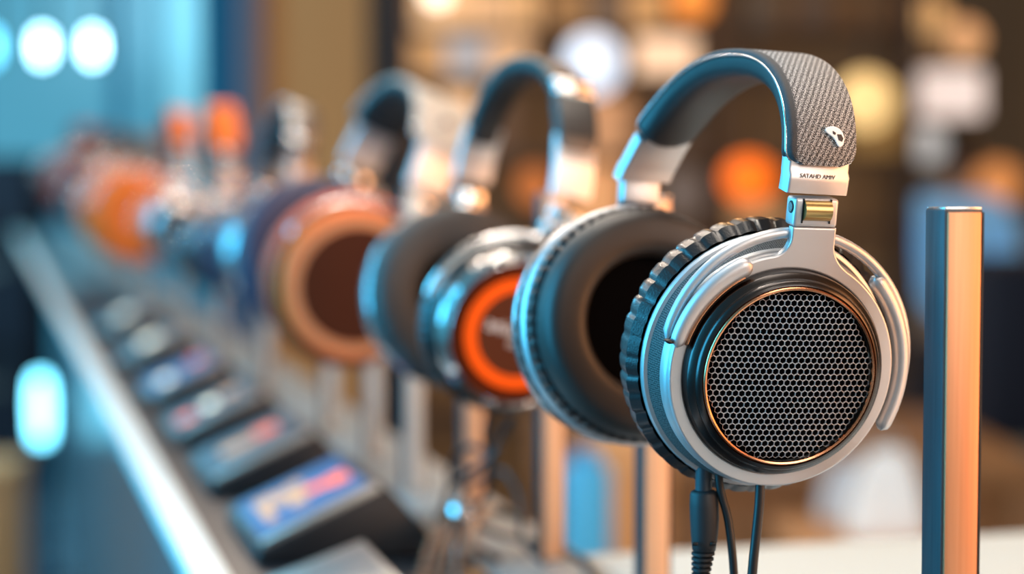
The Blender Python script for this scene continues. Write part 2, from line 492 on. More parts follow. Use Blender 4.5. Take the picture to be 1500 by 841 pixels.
def headband(root, Mb, b, h, w, cfg):
    """headband in its own frame (x = width, y = near->far, z = up)"""
    n = 96
    P = band_path(b, h, cfg.get('phi0', 4), n, cfg.get('ex', 2.2), cfg.get('skew', 0), cfg.get('xs', 0))
    th = cfg.get('th', .010); i0, i1 = cfg.get('cover', (9, n - 9))
    arc = [0]
    for i in range(n): arc.append(arc[-1] + (P[i + 1][0] - P[i][0]).length)
    def wid(i, a0, a1, r):
        e = min(arc[i] - arc[a0], arc[a1] - arc[i]); e = max(e, 0)
        return (w / 2 - r + math.sqrt(max(0, r * r - (r - min(e, r)) ** 2)))
    rc = cfg.get('corner', .008)
    cov = sub(P, i0, i1)
    def csec(i):
        k = wid(i + i0, i0, i1, rc)
        return [(x * k / (w / 2), hh + .0011 * (1 - (2 * x / w) ** 2)) for x, hh in rrect(-w / 2, w / 2, -.0015, .0022, .0016, 4)]
    hb = link('headband', sweep(cov, csec, uv=True), cfg['cover_mat'], root, Mb)
    def usec(i):
        k = wid(i + i0, i0, i1, rc) / (w / 2)
        o = []
        for q in range(15):
            a = PI * q / 14
            o.append((w * .485 * k * math.copysign(abs(math.cos(a)) ** .7, math.cos(a)), -.0012 - (th - .0012) * (math.sin(a) ** .6)))
        return o
    link('headband_cushion', sweep(cov, usec), cfg['pad_mat'], hb)
    if cfg.get('piping'):
        for sgn in (-1, 1):
            link('piping', tube([p + X * (sgn * (wid(i + i0, i0, i1, rc) + .0001)) + N * (-.0003) for i, (p, X, N) in enumerate(cov)], .00055, 8), cfg['piping'], hb)
    # metal end clips
    ce = cfg.get('clip_to', 22); cw = cfg.get('clip_w', w * .86)
    for side in (0, 1):
        q = sub(P, 0, ce) if side == 0 else sub(P, n - ce, n)
        m_ = len(q)
        def ksec(i):
            s = i if side == 0 else m_ - 1 - i
            low = s <= i0 - 2
            top = .0016 if low else .0002
            return rrect(-cw / 2, cw / 2, -th * .62 if low else -th * .66, top, .0012, 3)
        q2 = [q[i] for i in range(m_)]
        cl = link('end_clip', sweep(q2, ksec), cfg['clip_mat'], hb)
        # seam line across the inside of the clip
        k = i0 - 3 if side == 0 else m_ - 1 - (i0 - 3)
    return hb, P, arc

def hinge_block(parent, M, w, h, t, m, pin=GOLD, screw=True):
    hb = link('hinge', rbox(w, t, h, .0013), m, parent, M)
    link('hinge_pin', tube([(-w * .30, -t * .42, h * .08), (w * .30, -t * .42, h * .08)], h * .36, 24), pin, hb)
    for sx in (-1, 1):
        link('hinge_gap', rbox(.0005, t * .3, h * .84, 0), BLACKGAP, hb, Matrix.Translation((sx * w * .31, -t * .40, h * .06)))
    if screw:
        link('screw', tube([(-w * .5 - .0004, -t * .12, h * .15), (-w * .5 + .001, -t * .12, h * .15)], h * .16, 16), SILVER, hb)
        link('screw_ring', tube([(-w * .5 - .0002, -t * .12, h * .15), (-w * .5 + .001, -t * .12, h * .15)], h * .22, 16), BLACKGAP, hb)
    return hb

def make_headphones(cfg):
    s = cfg.get('s', 1.0)
    Nw = cup_world(at(*cfg['near']), cfg['yaw'], cfg.get('tilt', 8), cfg['roll'])
    if 'far' in cfg:
        Fw = cup_world(at(*cfg['far']), cfg.get('fyaw', cfg['yaw']), cfg.get('ftilt', 8), cfg.get('froll', cfg['roll']), True)
        Fw = Fw @ Matrix.Translation((0, 0, cfg.get('fdepth', .047) * s))   # given at the pad face, moved out to the shell face
    else:
        ax = Vector((-math.sin(math.radians(cfg['yaw'])), math.cos(math.radians(cfg['yaw'])), 0))
        Fw = cup_world(at(*cfg['near']) + ax * (cfg.get('gap', .16) * s) + Vector(cfg.get('foff', (0, 0, 0))), cfg['yaw'], cfg.get('ftilt', 8), cfg.get('froll', cfg['roll']), True)
    hl = cfg.get('hl', .064) * s; hz = cfg.get('hz', -.009)
    off = cfg.get('hoff', (0, 0)); foff = cfg.get('fhoff', (0, 0))
    uvN = (off[0], hl + off[1]); uvF = (foff[0], hl + foff[1])
    H1 = Nw @ Vector((uvN[0], uvN[1], hz)); H2 = Fw @ Vector((uvF[0], uvF[1], hz))
    base = (Nw.translation + Fw.translation) / 2; base.z -= .055 * s
    Yb = (H2 - H1).normalized(); lean = math.radians(cfg.get('lean', cfg['roll']))
    up = Vector((0, 0, 1)); up = (up - Yb * up.dot(Yb)).normalized(); Xb = Yb.cross(up)
    up, Xb = up * math.cos(lean) + Xb * math.sin(lean), Xb * math.cos(lean) - up * math.sin(lean)
    root = empty('headphones', basis(base, Vector((Yb.y, -Yb.x, 0)).normalized(), Vector((Yb.x, Yb.y, 0)).normalized(), Vector((0, 0, 1))), cfg['label'], 'headphones', cfg.get('group'))
    inv = root.matrix_basis.inverted()
    Mb = inv @ basis((H1 + H2) / 2, Xb, Yb, up)
    b = (H2 - H1).length / 2
    hb, P, arc = headband(root, Mb, b, cfg['h'] * s, cfg['w'] * s, cfg['band'])
    for (Mw, far, uv) in ((Nw, False, uvN), (Fw, True, uvF)):
        Ml = inv @ Mw
        ms = Ml @ Matrix.Scale(s, 4)
        cfg['cup'](root, ms, far, (uv[0] / s, uv[1] / s), hb, cfg, hz / s)
    return root, hb, P, Nw, Fw, Mb, inv

# ================================================================== HEADPHONES 1 (in focus)
def cup1(root, M, far, uv, hb, cfg, hz):
    body = cup_grille(root, M, near=not far)
    if not far: pad_for(body, .0285, .0552, -.0275, -.0490, LEATHER, 44, .0021, 3)
    else: pad_for(body, .0295, .0505, -.0330, -.0500, LEATHER2, 0, 0, 3)
    if far:
        # ribbed outer band and inner pleated skirt of the far cup
        link('ribbed_band', lathe([(.0468, -.0100), (.0515, -.0110), (.0524, -.0140), (.0524, -.0185), (.0510, -.021)], 240, lambda a, j, r, z: (r - (.0014 if int(a / (2 * PI) * 240) % 6 < 2 else 0), z)), RUBBER, body)
        link('rim_ring', lathe([(.0505, -.0060), (.0528, -.0066), (.0534, -.0080), (.0528, -.0100), (.0470, -.0110), (.0460, -.0065)], 96, closed=True), SILVER, body)
        link('rim_ring', lathe([(.0480, -.0205), (.0530, -.0208), (.0540, -.0222), (.0541, -.0250), (.0530, -.0268), (.0480, -.0270)], 96, closed=True), SATIN, body)
        link('pleated_skirt', lathe([(.0500, -.0262), (.0528, -.0275), (.0530, -.0300), (.0526, -.0335), (.0500, -.0352)], 320, lambda a, j, r, z: (r - .0011 * (1 - abs(math.sin(a * 29))) ** 2, z)), LEATHER, body)
    y, ang, L = yoke_for(root, M, uv, .0455, SATIN, -.0076, .0090, Ri=.0402)
    f = -1 if far else 1
    # hoop round the cup, standing off it, with a capsule over each end
    A = lambda d: d if not far else 180 - d
    link('hoop', arc_bar(.0497, A(172), A(-14), -.0125, .0042, .0046, .0030 * f, .0036), SATIN, y)
    link('end_capsule', arc_bar(.0450, A(112), A(168), -.0070, .0078, .0066, round_=.48, taper=.25), SATIN, y)
    link('capsule_edge', arc_bar(.0417, A(117), A(166), -.0068, .0012, .0042), COPPER, y)
    link('end_capsule', arc_bar(.0512, A(46), A(-28), -.0125, .0070, .0075, round_=.48, taper=.15), SATIN, y)
    link('capsule_seam', arc_bar(.0486, A(165), A(167.2), -.0066, .0052, .0046), BLACKGAP, y)
    Mh = basis(Vector((uv[0], uv[1] - .0056, -.0119)), Vector((1, 0, 0)), Vector((0, 0, -1)), Vector((0, 1, 0)))
    hinge_block(y, Mh, .0180, .0110, .0086, SATIN)

BAND1 = dict(cover_mat=FABRIC, pad_mat=BANDLEATHER, piping=SILVER, clip_mat=SATIN, th=.0105, corner=.0062, cover=(5, 85), clip_to=11, clip_w=.0258, phi0=1, ex=2.25, skew=.24, xs=.24)
hp1, band1, P1, N1, F1, Mb1, inv1 = make_headphones(dict(
    near=(1157, 552, .750), yaw=14.5, tilt=8.5, roll=2, far=(962, 472, .866), fyaw=17, ftilt=7, froll=6, lean=3, fdepth=.050,
    hl=.0673, hz=-.0105, hoff=(.0074, 0), fhoff=(-.002, 0), h=.0550, w=.0290, band=BAND1, cup=cup1,
    label='silver open-back headphones with black hexagonal mesh grille and woven grey headband'))
# emblem and lettering on the headband end / clip
def on_band(P, k, x, h, flip=1):
    p, X, N = P[k]; t = (P[k + 1][0] - P[k - 1][0]).normalized()
    return basis(p + X * x + N * h, X, t, X.cross(t))
def emblem():
    pts = []
    for i in range(28):
        a = 2 * PI * i / 28
        pts.append((.0046 * math.cos(a) * (1 + .22 * math.sin(a)), .0022 * math.sin(a) - .0012 * math.cos(2 * a)))
    return prism(pts, 0, .0006, .0002)
EM = on_band(P1, 11, .0042, .0030)
em = link('emblem', emblem(), WHITEPRINT, band1, EM @ Matrix.Rotation(math.radians(-46), 4, 'Z'))
link('emblem_leaf', prism([(.0000, .0009), (.0012, .0021), (.0029, .0016), (.0034, .0004), (.0021, -.0002)], 0, .0009), BLACKGAP, em)
link('emblem_leaf', prism([(-.0022, .0004), (-.0008, .0008), (-.0004, .0001), (-.0013, -.0003)], 0, .0009), BLACKGAP, em)
link('lettering', text_mesh('SATAHD AMIV', .0023, .0001), DARKPRINT, band1, on_band(P1, 3, -.0012, .00175), smooth=False)

# ================================================================== HEADPHONES 2 (orange face)
def cup2(root, M, far, uv, hb, cfg, hz):
    faces = [(.0390, .0008, ORANGEDARK, 'face_disc'), (.0312, .0012, ORANGEGLOW, 'face_ring'), (.0246, .0010, BROWNFACE, 'face_centre')]
    body = cup_disc(root, M, CHROME if not far else SILVER, faces, .0448 if not far else .0570, .022)
    pad_for(body, .026, .0505 if not far else .0575, -.0215, -.0415, LEATHER if not far else GREYPAD, 52, .0014, 5)
    if not far:
        link('lettering', text_mesh('aninuum', .0105, .0001), WHITEPRINT, body, Matrix.Translation((-.002, .0010, .0016)), smooth=False)
        link('lettering', text_mesh('mundo', .0075, .0001), WHITEPRINT, body, Matrix.Translation((.006, -.0060, .0016)), smooth=False)
    y, ang, L = yoke_for(root, M, uv, .0500, CHROME, -.010, .0080, plate=False)
    d = Vector((math.cos(ang), math.sin(ang), 0)); X = Vector((d.y, -d.x, 0))
    for k, (w, h, t) in enumerate(((.0190, .0075, .009), (.0205, .0058, .010))):
        link('hinge', rbox(w, t, h, .0012), CHROME, y, basis(d * (L - .004 - k * .010) + Vector((0, 0, -.014)), X, Vector((0, 0, -1)), d))
BAND2 = dict(cover_mat=TAUPE, pad_mat=BANDLEATHER, piping=None, clip_mat=SATIN, th=.0095, corner=.003, cover=(9, 87), clip_to=13, clip_w=.0255, phi0=3, ex=2.35)
hp2, band2, P2, N2, F2, Mb2, inv2 = make_headphones(dict(
    near=(760, 489, 1.137), yaw=15, tilt=7, roll=17, far=(690, 429, 1.262), fyaw=19, ftilt=7, froll=9, lean=9, fdepth=.056, s=1.03,
    hl=.0640, hz=-.014, hoff=(.010, .010), fhoff=(-.004, .006), h=.083, w=.0225, band=BAND2, cup=cup2,
    label='chrome headphones with bright orange ringed face and slim taupe headband'))
link('band_sleeve', sweep(P2[12:24], lambda i: rrect(-.0124, .0124, -.006, .0036, .001)), BANDLEATHER, band2)
for k, dx in ((27, 0), (24, 0)):
    p, X, N = P2[k]; t = (P2[k + 1][0] - P2[k - 1][0]).normalized()
    link('chrome_slide_bar', rbox(.0262, .0066, .0070, .0026), CHROME, band2, basis(p + N * .003, X, t, X.cross(t)))

# ================================================================== HEADPHONES 3 (brown face, wide grey band)
def cup3(root, M, far, uv, hb, cfg, hz):
    faces = [(.0465, .0008, COPPERRIM, 'face_rim'), (.0385, .0012, BROWNLEATHER, 'face_disc')]
    body = cup_disc(root, M, COPPERSHELL, faces, .0500, .016, groove=False)
    pad_for(body, .026, .0580, -.0155, -.0390, ORANGELEATHER if not far else PURPLELEATHER, 48, .0012, 8)
    y, ang, L = yoke_for(root, M, uv, .0500, SILVER, -.010, .0085, plate=False)
    d = Vector((math.cos(ang), math.sin(ang), 0)); X = Vector((d.y, -d.x, 0))
    link('hinge', rbox(.0230, .011, .0100, .002), CHROME, y, basis(d * (L - .004) + Vector((0, 0, -.014)), X, Vector((0, 0, -1)), d))
BAND3 = dict(cover_mat=GREYFELT, pad_mat=BANDLEATHER, piping=SILVER, clip_mat=SATIN, th=.011, corner=.006, cover=(13, 83), clip_to=19, clip_w=.0340, phi0=3, ex=2.4)
hp3, band3, P3, N3, F3, Mb3, inv3 = make_headphones(dict(
    near=(524, 418, 1.50), yaw=18, tilt=6, roll=26, gap=.15, froll=20, lean=22, s=1.16, hl=.064, hz=-.014, hoff=(.020, .006), fhoff=(-.012, .006),
    foff=(.0, 0, .012), h=.070, w=.044, band=BAND3, cup=cup3,
    label='copper rimmed headphones with brown leather face and wide pale grey headband'))
p, X, N = P3[22]; t = (P3[23][0] - P3[21][0]).normalized()
link('round_rivet', disc_cap([(0, .003), (.004, .0026), (.0058, 0)], 32), CHROME, band3, basis(p + N * .002, X, t, X.cross(t)))

# ================================================================== HEADPHONES further along the row
def simple_cup(shell, face, pad, fpad, Rr=.049, facer=.036):
    def fn(root, M, far, uv, hb, cfg, hz):
        body = cup_disc(root, M, shell, [(facer, .0006, face, 'face_disc')], Rr, .024, groove=False)
        pad_for(body, .026, Rr * 1.1, -.0235, -.0430, fpad if far else pad, 40, .001, 11)
        y, ang, L = yoke_for(root, M, uv, Rr + .001, SILVER, -.010, .0075, plate=False)
        d = Vector((math.cos(ang), math.sin(ang), 0)); X = Vector((d.y, -d.x, 0))
        link('hinge', rbox(.020, .011, .0100, .002), CHROME, y, basis(d * (L - .004) + Vector((0, 0, -.014)), X, Vector((0, 0, -1)), d))
    return fn
def sband(cover, pad, clip): return dict(cover_mat=cover, pad_mat=pad, piping=None, clip_mat=clip, th=.010, corner=.005, cover=(14, 82), clip_to=21, clip_w=.027, phi0=3, ex=2.3)
FARROW = [
    (dict(near=(402, 378, 2.00), yaw=18, roll=14, s=1.02, h=.084, w=.030), SILVER, ORANGELEATHER, PURPLELEATHER, PURPLELEATHER, SILVER, DARKPLASTIC,
     'silver headphones with orange leather face beside the brown-faced copper pair'),
    (dict(near=(335, 372, 2.45), yaw=18, roll=0, s=.95, h=.120, w=.034), DARKPLASTIC, FARORANGE, DARKPLASTIC, DARKPLASTIC, FARORANGE, ORANGELEATHER,
     'black headphones with orange face and the taller of two orange headbands'),
    (dict(near=(266, 335, 2.95), yaw=18, roll=2, s=.98, h=.105, w=.030), SILVER, DARKPLASTIC, DARKPLASTIC, FARORANGE, FARORANGE, ORANGELEATHER,
     'silver cupped headphones with dark round face and orange headband, lower than its neighbour'),
    (dict(near=(205, 318, 3.45), yaw=18, roll=8, hoff=(.004, -.022), fhoff=(0, -.022), s=1.6, h=.040, w=.026), FARORANGE, FARORANGE, FARORANGE, FARORANGE, TAUPE, DARKPLASTIC,
     'all orange headphones with taupe headband near the far end of the row'),
    (dict(near=(160, 300, 4.1), yaw=18, roll=6, s=1.45, h=.040, w=.028), DARKPLASTIC, DARKPLASTIC, DARKPLASTIC, DARKPLASTIC, DARKPLASTIC, DARKPLASTIC,
     'all charcoal headphones between the orange pair and the dark red pair'),
    (dict(near=(122, 272, 4.9), yaw=18, roll=6, hoff=(.004, -.020), fhoff=(0, -.020), s=1.70, h=.035, w=.028), REDLEATHER, REDLEATHER, REDLEATHER, DARKPLASTIC, REDLEATHER, DARKPLASTIC,
     'dark red headphones at the far end of the row by the blue windows'),
]
ALLHP = [(hp1, N1, F1), (hp2, N2, F2), (hp3, N3, F3)]
for c, shell, face, pad, fpad, bcov, bpad, lab in FARROW:
    c.update(tilt=6, hl=.064, hz=-.014, hoff=c.get('hoff', (.004, .008)), fhoff=c.get('fhoff', (0, .008)), lean=c['roll'], gap=.15, band=sband(bcov, bpad, FARCLIP), cup=simple_cup(shell, face, pad, fpad), label=lab)
    r = make_headphones(c); ALLHP.append((r[0], r[3], r[4]))

# ================================================================== ROW FRAME: counter, posts, amplifiers
P0 = Vector((.159, .72, CAMZ)); RD = Vector((-.255, .967, 0)).normalized(); QD = Vector((RD.y, -RD.x, 0))
ROWANG = math.atan2(RD.y, RD.x) - PI / 2
ZT = -.242
def R(s, t, z=0.0): return P0 + RD * s + QD * t + Vector((0, 0, z))
def rowM(s, t, z): return Matrix.Translation(R(s, t, z)) @ Matrix.Rotation(ROWANG, 4, 'Z')
def row_box(name, s0, s1, t0, t1, z0, z1, m, bev=.002, parent=None):
    me = rbox(t1 - t0, s1 - s0, z1 - z0, bev)
    M = rowM((s0 + s1) / 2, (t0 + t1) / 2, (z0 + z1) / 2)
    return link(name, me, m, parent, (parent.matrix_basis.inverted() @ M) if parent else M)

SEND = 8.2
ctr = empty('display_counter', rowM(3.5, -.1, -CAMZ), 'long dark display counter with white front rail running away under the headphones', 'counter')
row_box('counter_deck', -.4, SEND, -.200, -.040, ZT - .014, ZT, DECK, .001, ctr)
row_box('front_rail', -.4, SEND, -.223, -.199, ZT - .010, ZT + .004, WHITE, .003, ctr)
row_box('post_strip', -.4, SEND, -.046, .024, ZT - .010, ZT + .002, STRIP, .003, ctr)
BASEPANEL = mat('counter_base_panel', (120, 138, 150), .3, .3)
row_box('counter_base', -.3, SEND - .1, -.030, .010, -CAMZ, ZT - .014, BASEPANEL, .003, ctr)
tb = empty('side_table', rowM(.0, .5, -CAMZ), 'white tabletop behind the front post at the right', 'table')
row_box('tabletop', -.6, .545, .0255, 1.0, ZT - .022, ZT + .001, OFFWHITE, .003, tb)
for s_, t_ in ((-.5, .1), (-.5, .93), (.47, .1), (.47, .93)):
    row_box('leg', s_ - .02, s_ + .02, t_ - .02, t_ + .02, -CAMZ, ZT - .022, OFFWHITE, .002, tb)

STEEL = mat('brushed_steel', (70, 84, 96), .5, .35)
def _brushed(m, c1, c2, stretch):
    add_colour_noise(m, c1, c2, 60, stretch, .3, .7)
_brushed(STEEL, (46, 52, 58), (66, 72, 78), (14, 14, .35))
WARMLIT = add_colour_noise(mat('brushed_copper', (224, 164, 118), .42, .55), (196, 136, 96), (204, 146, 106), 60, (10, 10, .2))  # steel front tinted copper for the warm light falling on it
PALELIT = mat('pale_copper', (226, 178, 138), .4, .35)  # same front further back, tinted paler for the different light there
CREAMPANEL = mat('cream_steel', (196, 194, 186), .4, .3)
PW = .0152
ZP = -.0126
hole_labels = ['copper-faced steel post standing in front of all the headphones', 'copper-faced post directly below the silver grille headphones', 'copper-faced post at the corner of the white tabletop',
    'pale copper-faced post just left of the corner post, tangled with black cables', 'cream-faced post nearest the silver cable clamp, left of the cable loops']
POST_S = []
for px_, d_ in ((1398, .72), (957, 1.045), (806, 1.235), (690, 1.375), (603, 1.50), (545, 1.67), (482, 1.86)):
    q = at(px_, 255, d_) - P0; POST_S.append((q.dot(RD), q.dot(QD)))
for (_, _, Fw) in ALLHP[3:]:
    q = Fw @ Vector((0, .01, .05)) - P0; POST_S.append((q.dot(RD), max(-.04, min(.018, q.dot(QD)))))
pm_body = rbox(PW, PW, ZP - ZT - .002, .0006, 2, True)
pm_face = rbox(PW - .0020, .0012, ZP - ZT - .004, .0005, 2, True)
pm_face2 = rbox(PW - .0020, .0012, ZP - ZT - .004, .0005, 2, True)
pm_face3 = rbox(PW - .0020, .0012, ZP - ZT - .004, .0005, 2, True)
pm_edge = rbox(.0010, .0013, ZP - ZT - .004, .0002, 1, True)
pm_cap = rbox(PW - .0008, PW - .0008, .0010, .0003, 2, True)
def post(s, label, group=None):
    o = empty('display_post', rowM(s[0], s[1], ZT + .002), label, 'post', group)
    link('post_body', pm_body, STEEL if len(pm_body.materials) == 0 else None, o)
    fm, fmat = (pm_face, WARMLIT) if s[0] < .1 else (pm_face2, PALELIT) if s[0] < .7 else (pm_face3, CREAMPANEL)
    link('front_panel', fm, fmat if len(fm.materials) == 0 else None, o, Matrix.Translation((.0001, -PW / 2 - .0002, .001)))  # thin plate added to carry the front's light tint
    link('edge_trim', pm_edge, BLACKGAP if len(pm_edge.materials) == 0 else None, o, Matrix.Translation((PW / 2 - .0003, -PW / 2 - .0001, .001)))
    link('post_cap', pm_cap, SILVER if len(pm_cap.materials) == 0 else None, o, Matrix.Translation((0, 0, ZP - ZT - .0022)))
    return o
posts = []
for k, s in enumerate(POST_S):
    if k < 5: posts.append(post(s, hole_labels[k]))
    else: posts.append(post(s, 'blurred cream-faced post ' + ['just left of the one nearest the silver cable clamp', 'under the copper rimmed brown-faced headphones',
        'under the silver headphones with orange leather face', 'under the black headphones with orange face', 'under the silver cupped headphones with dark face',
        'under the all orange headphones', 'under the all charcoal headphones', 'under the dark red headphones at the far end'][k - 5], 'receding posts along the counter'))
# pegs fixed to the posts, ending just short of the far cups
def peg(k, Fw):
    o = posts[k]; inv = o.matrix_basis.inverted()
    c = Fw @ Vector((0, .020, .0035)); a = o.matrix_basis.translation.copy(); a.z = c.z
    link('support_peg', tube([inv @ a, inv @ c], .0025, 10), STEEL, o)
for k, h in ((1, 0), (3, 1), (6, 2), (7, 3), (8, 4), (9, 5), (10, 6), (11, 7), (12, 8)):
    peg(k, ALLHP[h][2])

# amplifiers on the deck
BLUESCREEN = mat('blue_screen', (36, 84, 128), .55, emit=.25, ergb=(52, 110, 160))
DIMSCREEN = mat('dim_blue_screen', (38, 62, 76), .55, emit=.15, ergb=(78, 120, 140))
GREYSCREEN = mat('grey_screen', (110, 108, 106), .3)
PEACHLED = mat('peach_readout', (190, 140, 104), .6, emit=.35, ergb=(240, 180, 136))
REDLED = mat('red_orange_readout', (255, 110, 70), .5, emit=.6, ergb=(255, 90, 45))
WHITELED = mat('white_readout', (235, 225, 200), .5, emit=1.6, ergb=(240, 230, 205))
SILVERTRIM = mat('satin_trim', (170, 170, 165), .3, .8)
def amp(s0, s1, screen, label, glow, tl=-.180, tr=-.098, tb_=-.056, zl=.010, zr=.047, silver=False, group=None):
    o = empty('headphone_amplifier', rowM((s0 + s1) / 2, (tl + tr) / 2, ZT + .0008), label, 'amplifier', group)
    L = s1 - s0; c = (tl + tr) / 2
    poly = [(tl - c, 0), (tb_ - c, 0), (tr - c, zr), (tl - c, zl)]
    bm = bmesh.new(); n = len(poly)
    a = [bm.verts.new((x, -L / 2, z)) for x, z in poly]; b = [bm.verts.new((x, L / 2, z)) for x, z in poly]
    bm.faces.new(a); bm.faces.new(b[::-1])
    for i in range(n): bm.faces.new((a[i], b[i], b[(i + 1) % n], a[(i + 1) % n]))
    bmesh.ops.recalc_face_normals(bm, faces=bm.faces)
    bmesh.ops.bevel(bm, geom=bm.edges[:], offset=.003, segments=3, profile=.5, affect='EDGES')
    me = bpy.data.meshes.new('mesh'); bm.to_mesh(me); bm.free(); sharp(me)
    link('amplifier_body', me, BLACKBODY, o)
    # slanted top frame: x up the slope, y along the row, z out
    A = Vector((tl - c, 0, zl)); B = Vector((tr - c, 0, zr)); X = (B - A).normalized(); Z = Vector((-X.z, 0, X.x)); W = (B - A).length
    T = basis((A + B) / 2, X, Vector((0, 1, 0)), Z)
    link('screen_frame', rbox(W * .96, L * .93, .003, .001), SILVERTRIM if silver else BLACKBODY, o, T)
    sc = link('screen', rbox(W * .84, L * .80 if not silver else L * .6, .0034, .0006), screen, o, T @ Matrix.Translation((0, .004, .0003)))
    link('front_trim', rbox(W * .90, L * .07, .004, .001), SILVERTRIM, o, T @ Matrix.Translation((0, -L * .46, .0002)))
    for (u, v, w, h, m) in glow:
        link('readout', rbox(w, h, .001, .0004), m, sc, Matrix.Translation((u * W, v * L, .0020)))
    for q in (-1, 1):
        link('rubber_foot', disc_cap([(0, 0), (.006, 0), (.006, .003)], 16), RUBBER, o, Matrix.Translation((q * .02, 0, -.0004)))
    return o
G1 = [(-.24, .14, .016, .030, PEACHLED), (-.12, .10, .014, .034, PEACHLED), (-.28, -.10, .008, .040, PEACHLED), (-.02, .02, .012, .022, PEACHLED), (.02, .2, .010, .018, PEACHLED),
      (.10, -.02, .010, .020, REDLED), (.19, -.04, .010, .020, REDLED), (.29, -.05, .014, .030, REDLED), (-.05, -.12, .012, .020, PEACHLED)]
G2 = [(-.12, .0, .026, .030, PEACHLED), (.02, .02, .014, .018, PEACHLED), (.18, .06, .020, .032, REDLED)]
G3 = [(-.3, -.1, .016, .03, REDLED), (-.02, .0, .012, .03, WHITELED), (.22, .1, .016, .03, PEACHLED)]
G4 = [(-.2, -.15, .014, .03, WHITELED), (.25, .15, .014, .03, REDLED)]
G5 = [(.0, .0, .024, .05, WHITELED)]
amp(.325, .487, GREYSCREEN, 'black amplifier with silver framed grey window at the near end of the counter', [], tl=-.186, tr=-.126, tb_=-.11, zl=.006, zr=.027, silver=True)
amp(.560, .715, BLUESCREEN, 'black slanted amplifier with glowing blue screen and orange readout', G1)
amp(.830, .985, DIMSCREEN, 'black slanted amplifier with dim teal screen and two amber readouts', G2)
amp(1.10, 1.25, DIMSCREEN, 'black slanted amplifier with one white light between two reddish lights', G3)
amp(1.42, 1.57, BLUESCREEN, 'dark slanted amplifier with a white light low and a red light high', G4)
amp(1.82, 1.98, DIMSCREEN, 'blurred dark amplifier with one pale light, second from the far end', G5)
amp(2.30, 2.48, DIMSCREEN, 'blurred dark amplifier with one pale light, farthest down the counter', G5)

# ================================================================== CABLES
def cable(name, pts, r, label, n=60, m=CORDM):
    return tag(link(name, tube(bez(pts, n), r, 10), m), label, 'cable')
# plug and cable under the front cup
c0 = at(1031, 694, .7745); zt = CAMZ + ZT + .0015
pl = empty('plug_cable', Matrix.Translation(Vector((c0.x, c0.y, zt))), 'thick black cable with moulded plug hanging under the silver grille headphones', 'cable')
inv = pl.matrix_basis.inverted()
def dn(px, py, d=.7745): return inv @ at(px, py, d)
link('plug_collar', tube([dn(1031, 684), dn(1030.5, 722)], .0033, 24), STEEL, pl)
bodyp = [dn(1031, 718), dn(1031, 720), dn(1031, 724), dn(1031.5, 740), dn(1032, 760), dn(1032, 780), dn(1031.5, 795), dn(1031, 806), dn(1031, 808)]
link('plug_body', tube(bodyp, [.0040, .0050, .00545, .00575, .0057, .0054, .0050, .0046, .0040], 28), RUBBER, pl)
for q in (1018, 1045):
    link('plug_slot', rbox(.0024, .0012, .0015, .0005), BLACKGAP, pl, Matrix.Translation(dn(q, 797, .7693 if q < 1030 else .7697)))
for k in range(7):
    y0 = 808 + k * 7.6
    r_ = .0046 - k * .00022
    link('strain_rib', tube([dn(1030 - k * .8, y0), dn(1030 - k * .8, y0 + 1.2), dn(1030 - k * .8, y0 + 4.6), dn(1030 - k * .8, y0 + 5.8)], [r_ * .86, r_, r_, r_ * .86], 24), RUBBER, pl)
link('cord', tube(bez([dn(1031, 804), dn(1027, 850), dn(1022, 920), dn(1030, 1040), Vector((.004, -.03, .022)), Vector((.02, -.07, .0035)), Vector((.04, -.13, .0030)), Vector((.10, -.2, .0030))], 70), .0026, 12), CORDM, pl)
a = at(1052, 690, .772)
cable('thin_cable', [a, at(1056, 722, .772), at(1067, 765, .772), at(1075, 841, .772), at(1078, 960, .775), Vector((.115, .80, zt + .012)), Vector((.15, .83, zt)), Vector((.24, .85, zt))], .00165, 'thin black cord curving down between the plug and the straight cord')
b_ = at(1114, 700, .765)
cable('thin_cable', [b_, at(1112, 740, .765), at(1107, 790, .765), at(1102, 841, .765), at(1096, 960, .767), Vector((.11, .775, zt + .01)), Vector((.16, .75, zt)), Vector((.26, .76, zt))], .0019, 'thin black cord hanging straight below the mesh grille')
# tangle under the orange headphones
cable('thin_cable', [at(716, 612, 1.16), at(712, 640, 1.17), at(720, 680, 1.2), at(714, 720, 1.215), at(702, 770, 1.235), R(.52, .012, ZT + .006), R(.42, .0, ZT + .005)], .0022, 'black cord dropping from under the orange faced cup')
cable('thin_cable', [at(752, 612, 1.16), at(735, 640, 1.175), at(722, 668, 1.175), at(690, 690, 1.19), at(660, 712, 1.24), at(652, 742, 1.27), at(645, 770, 1.28), R(.52, -.036, ZT + .005)], .0022, 'black cord crossing left to the clamp from the orange headphones')
cable('thin_cable', [at(722, 668, 1.225), at(690, 655, 1.24), at(668, 670, 1.26), at(660, 705, 1.28), at(690, 708, 1.285), at(735, 690, 1.27), at(762, 730, 1.24), at(766, 790, 1.22), R(.50, -.012, ZT + .006)], .0020, 'black cord looped in an arch in front of the posts')
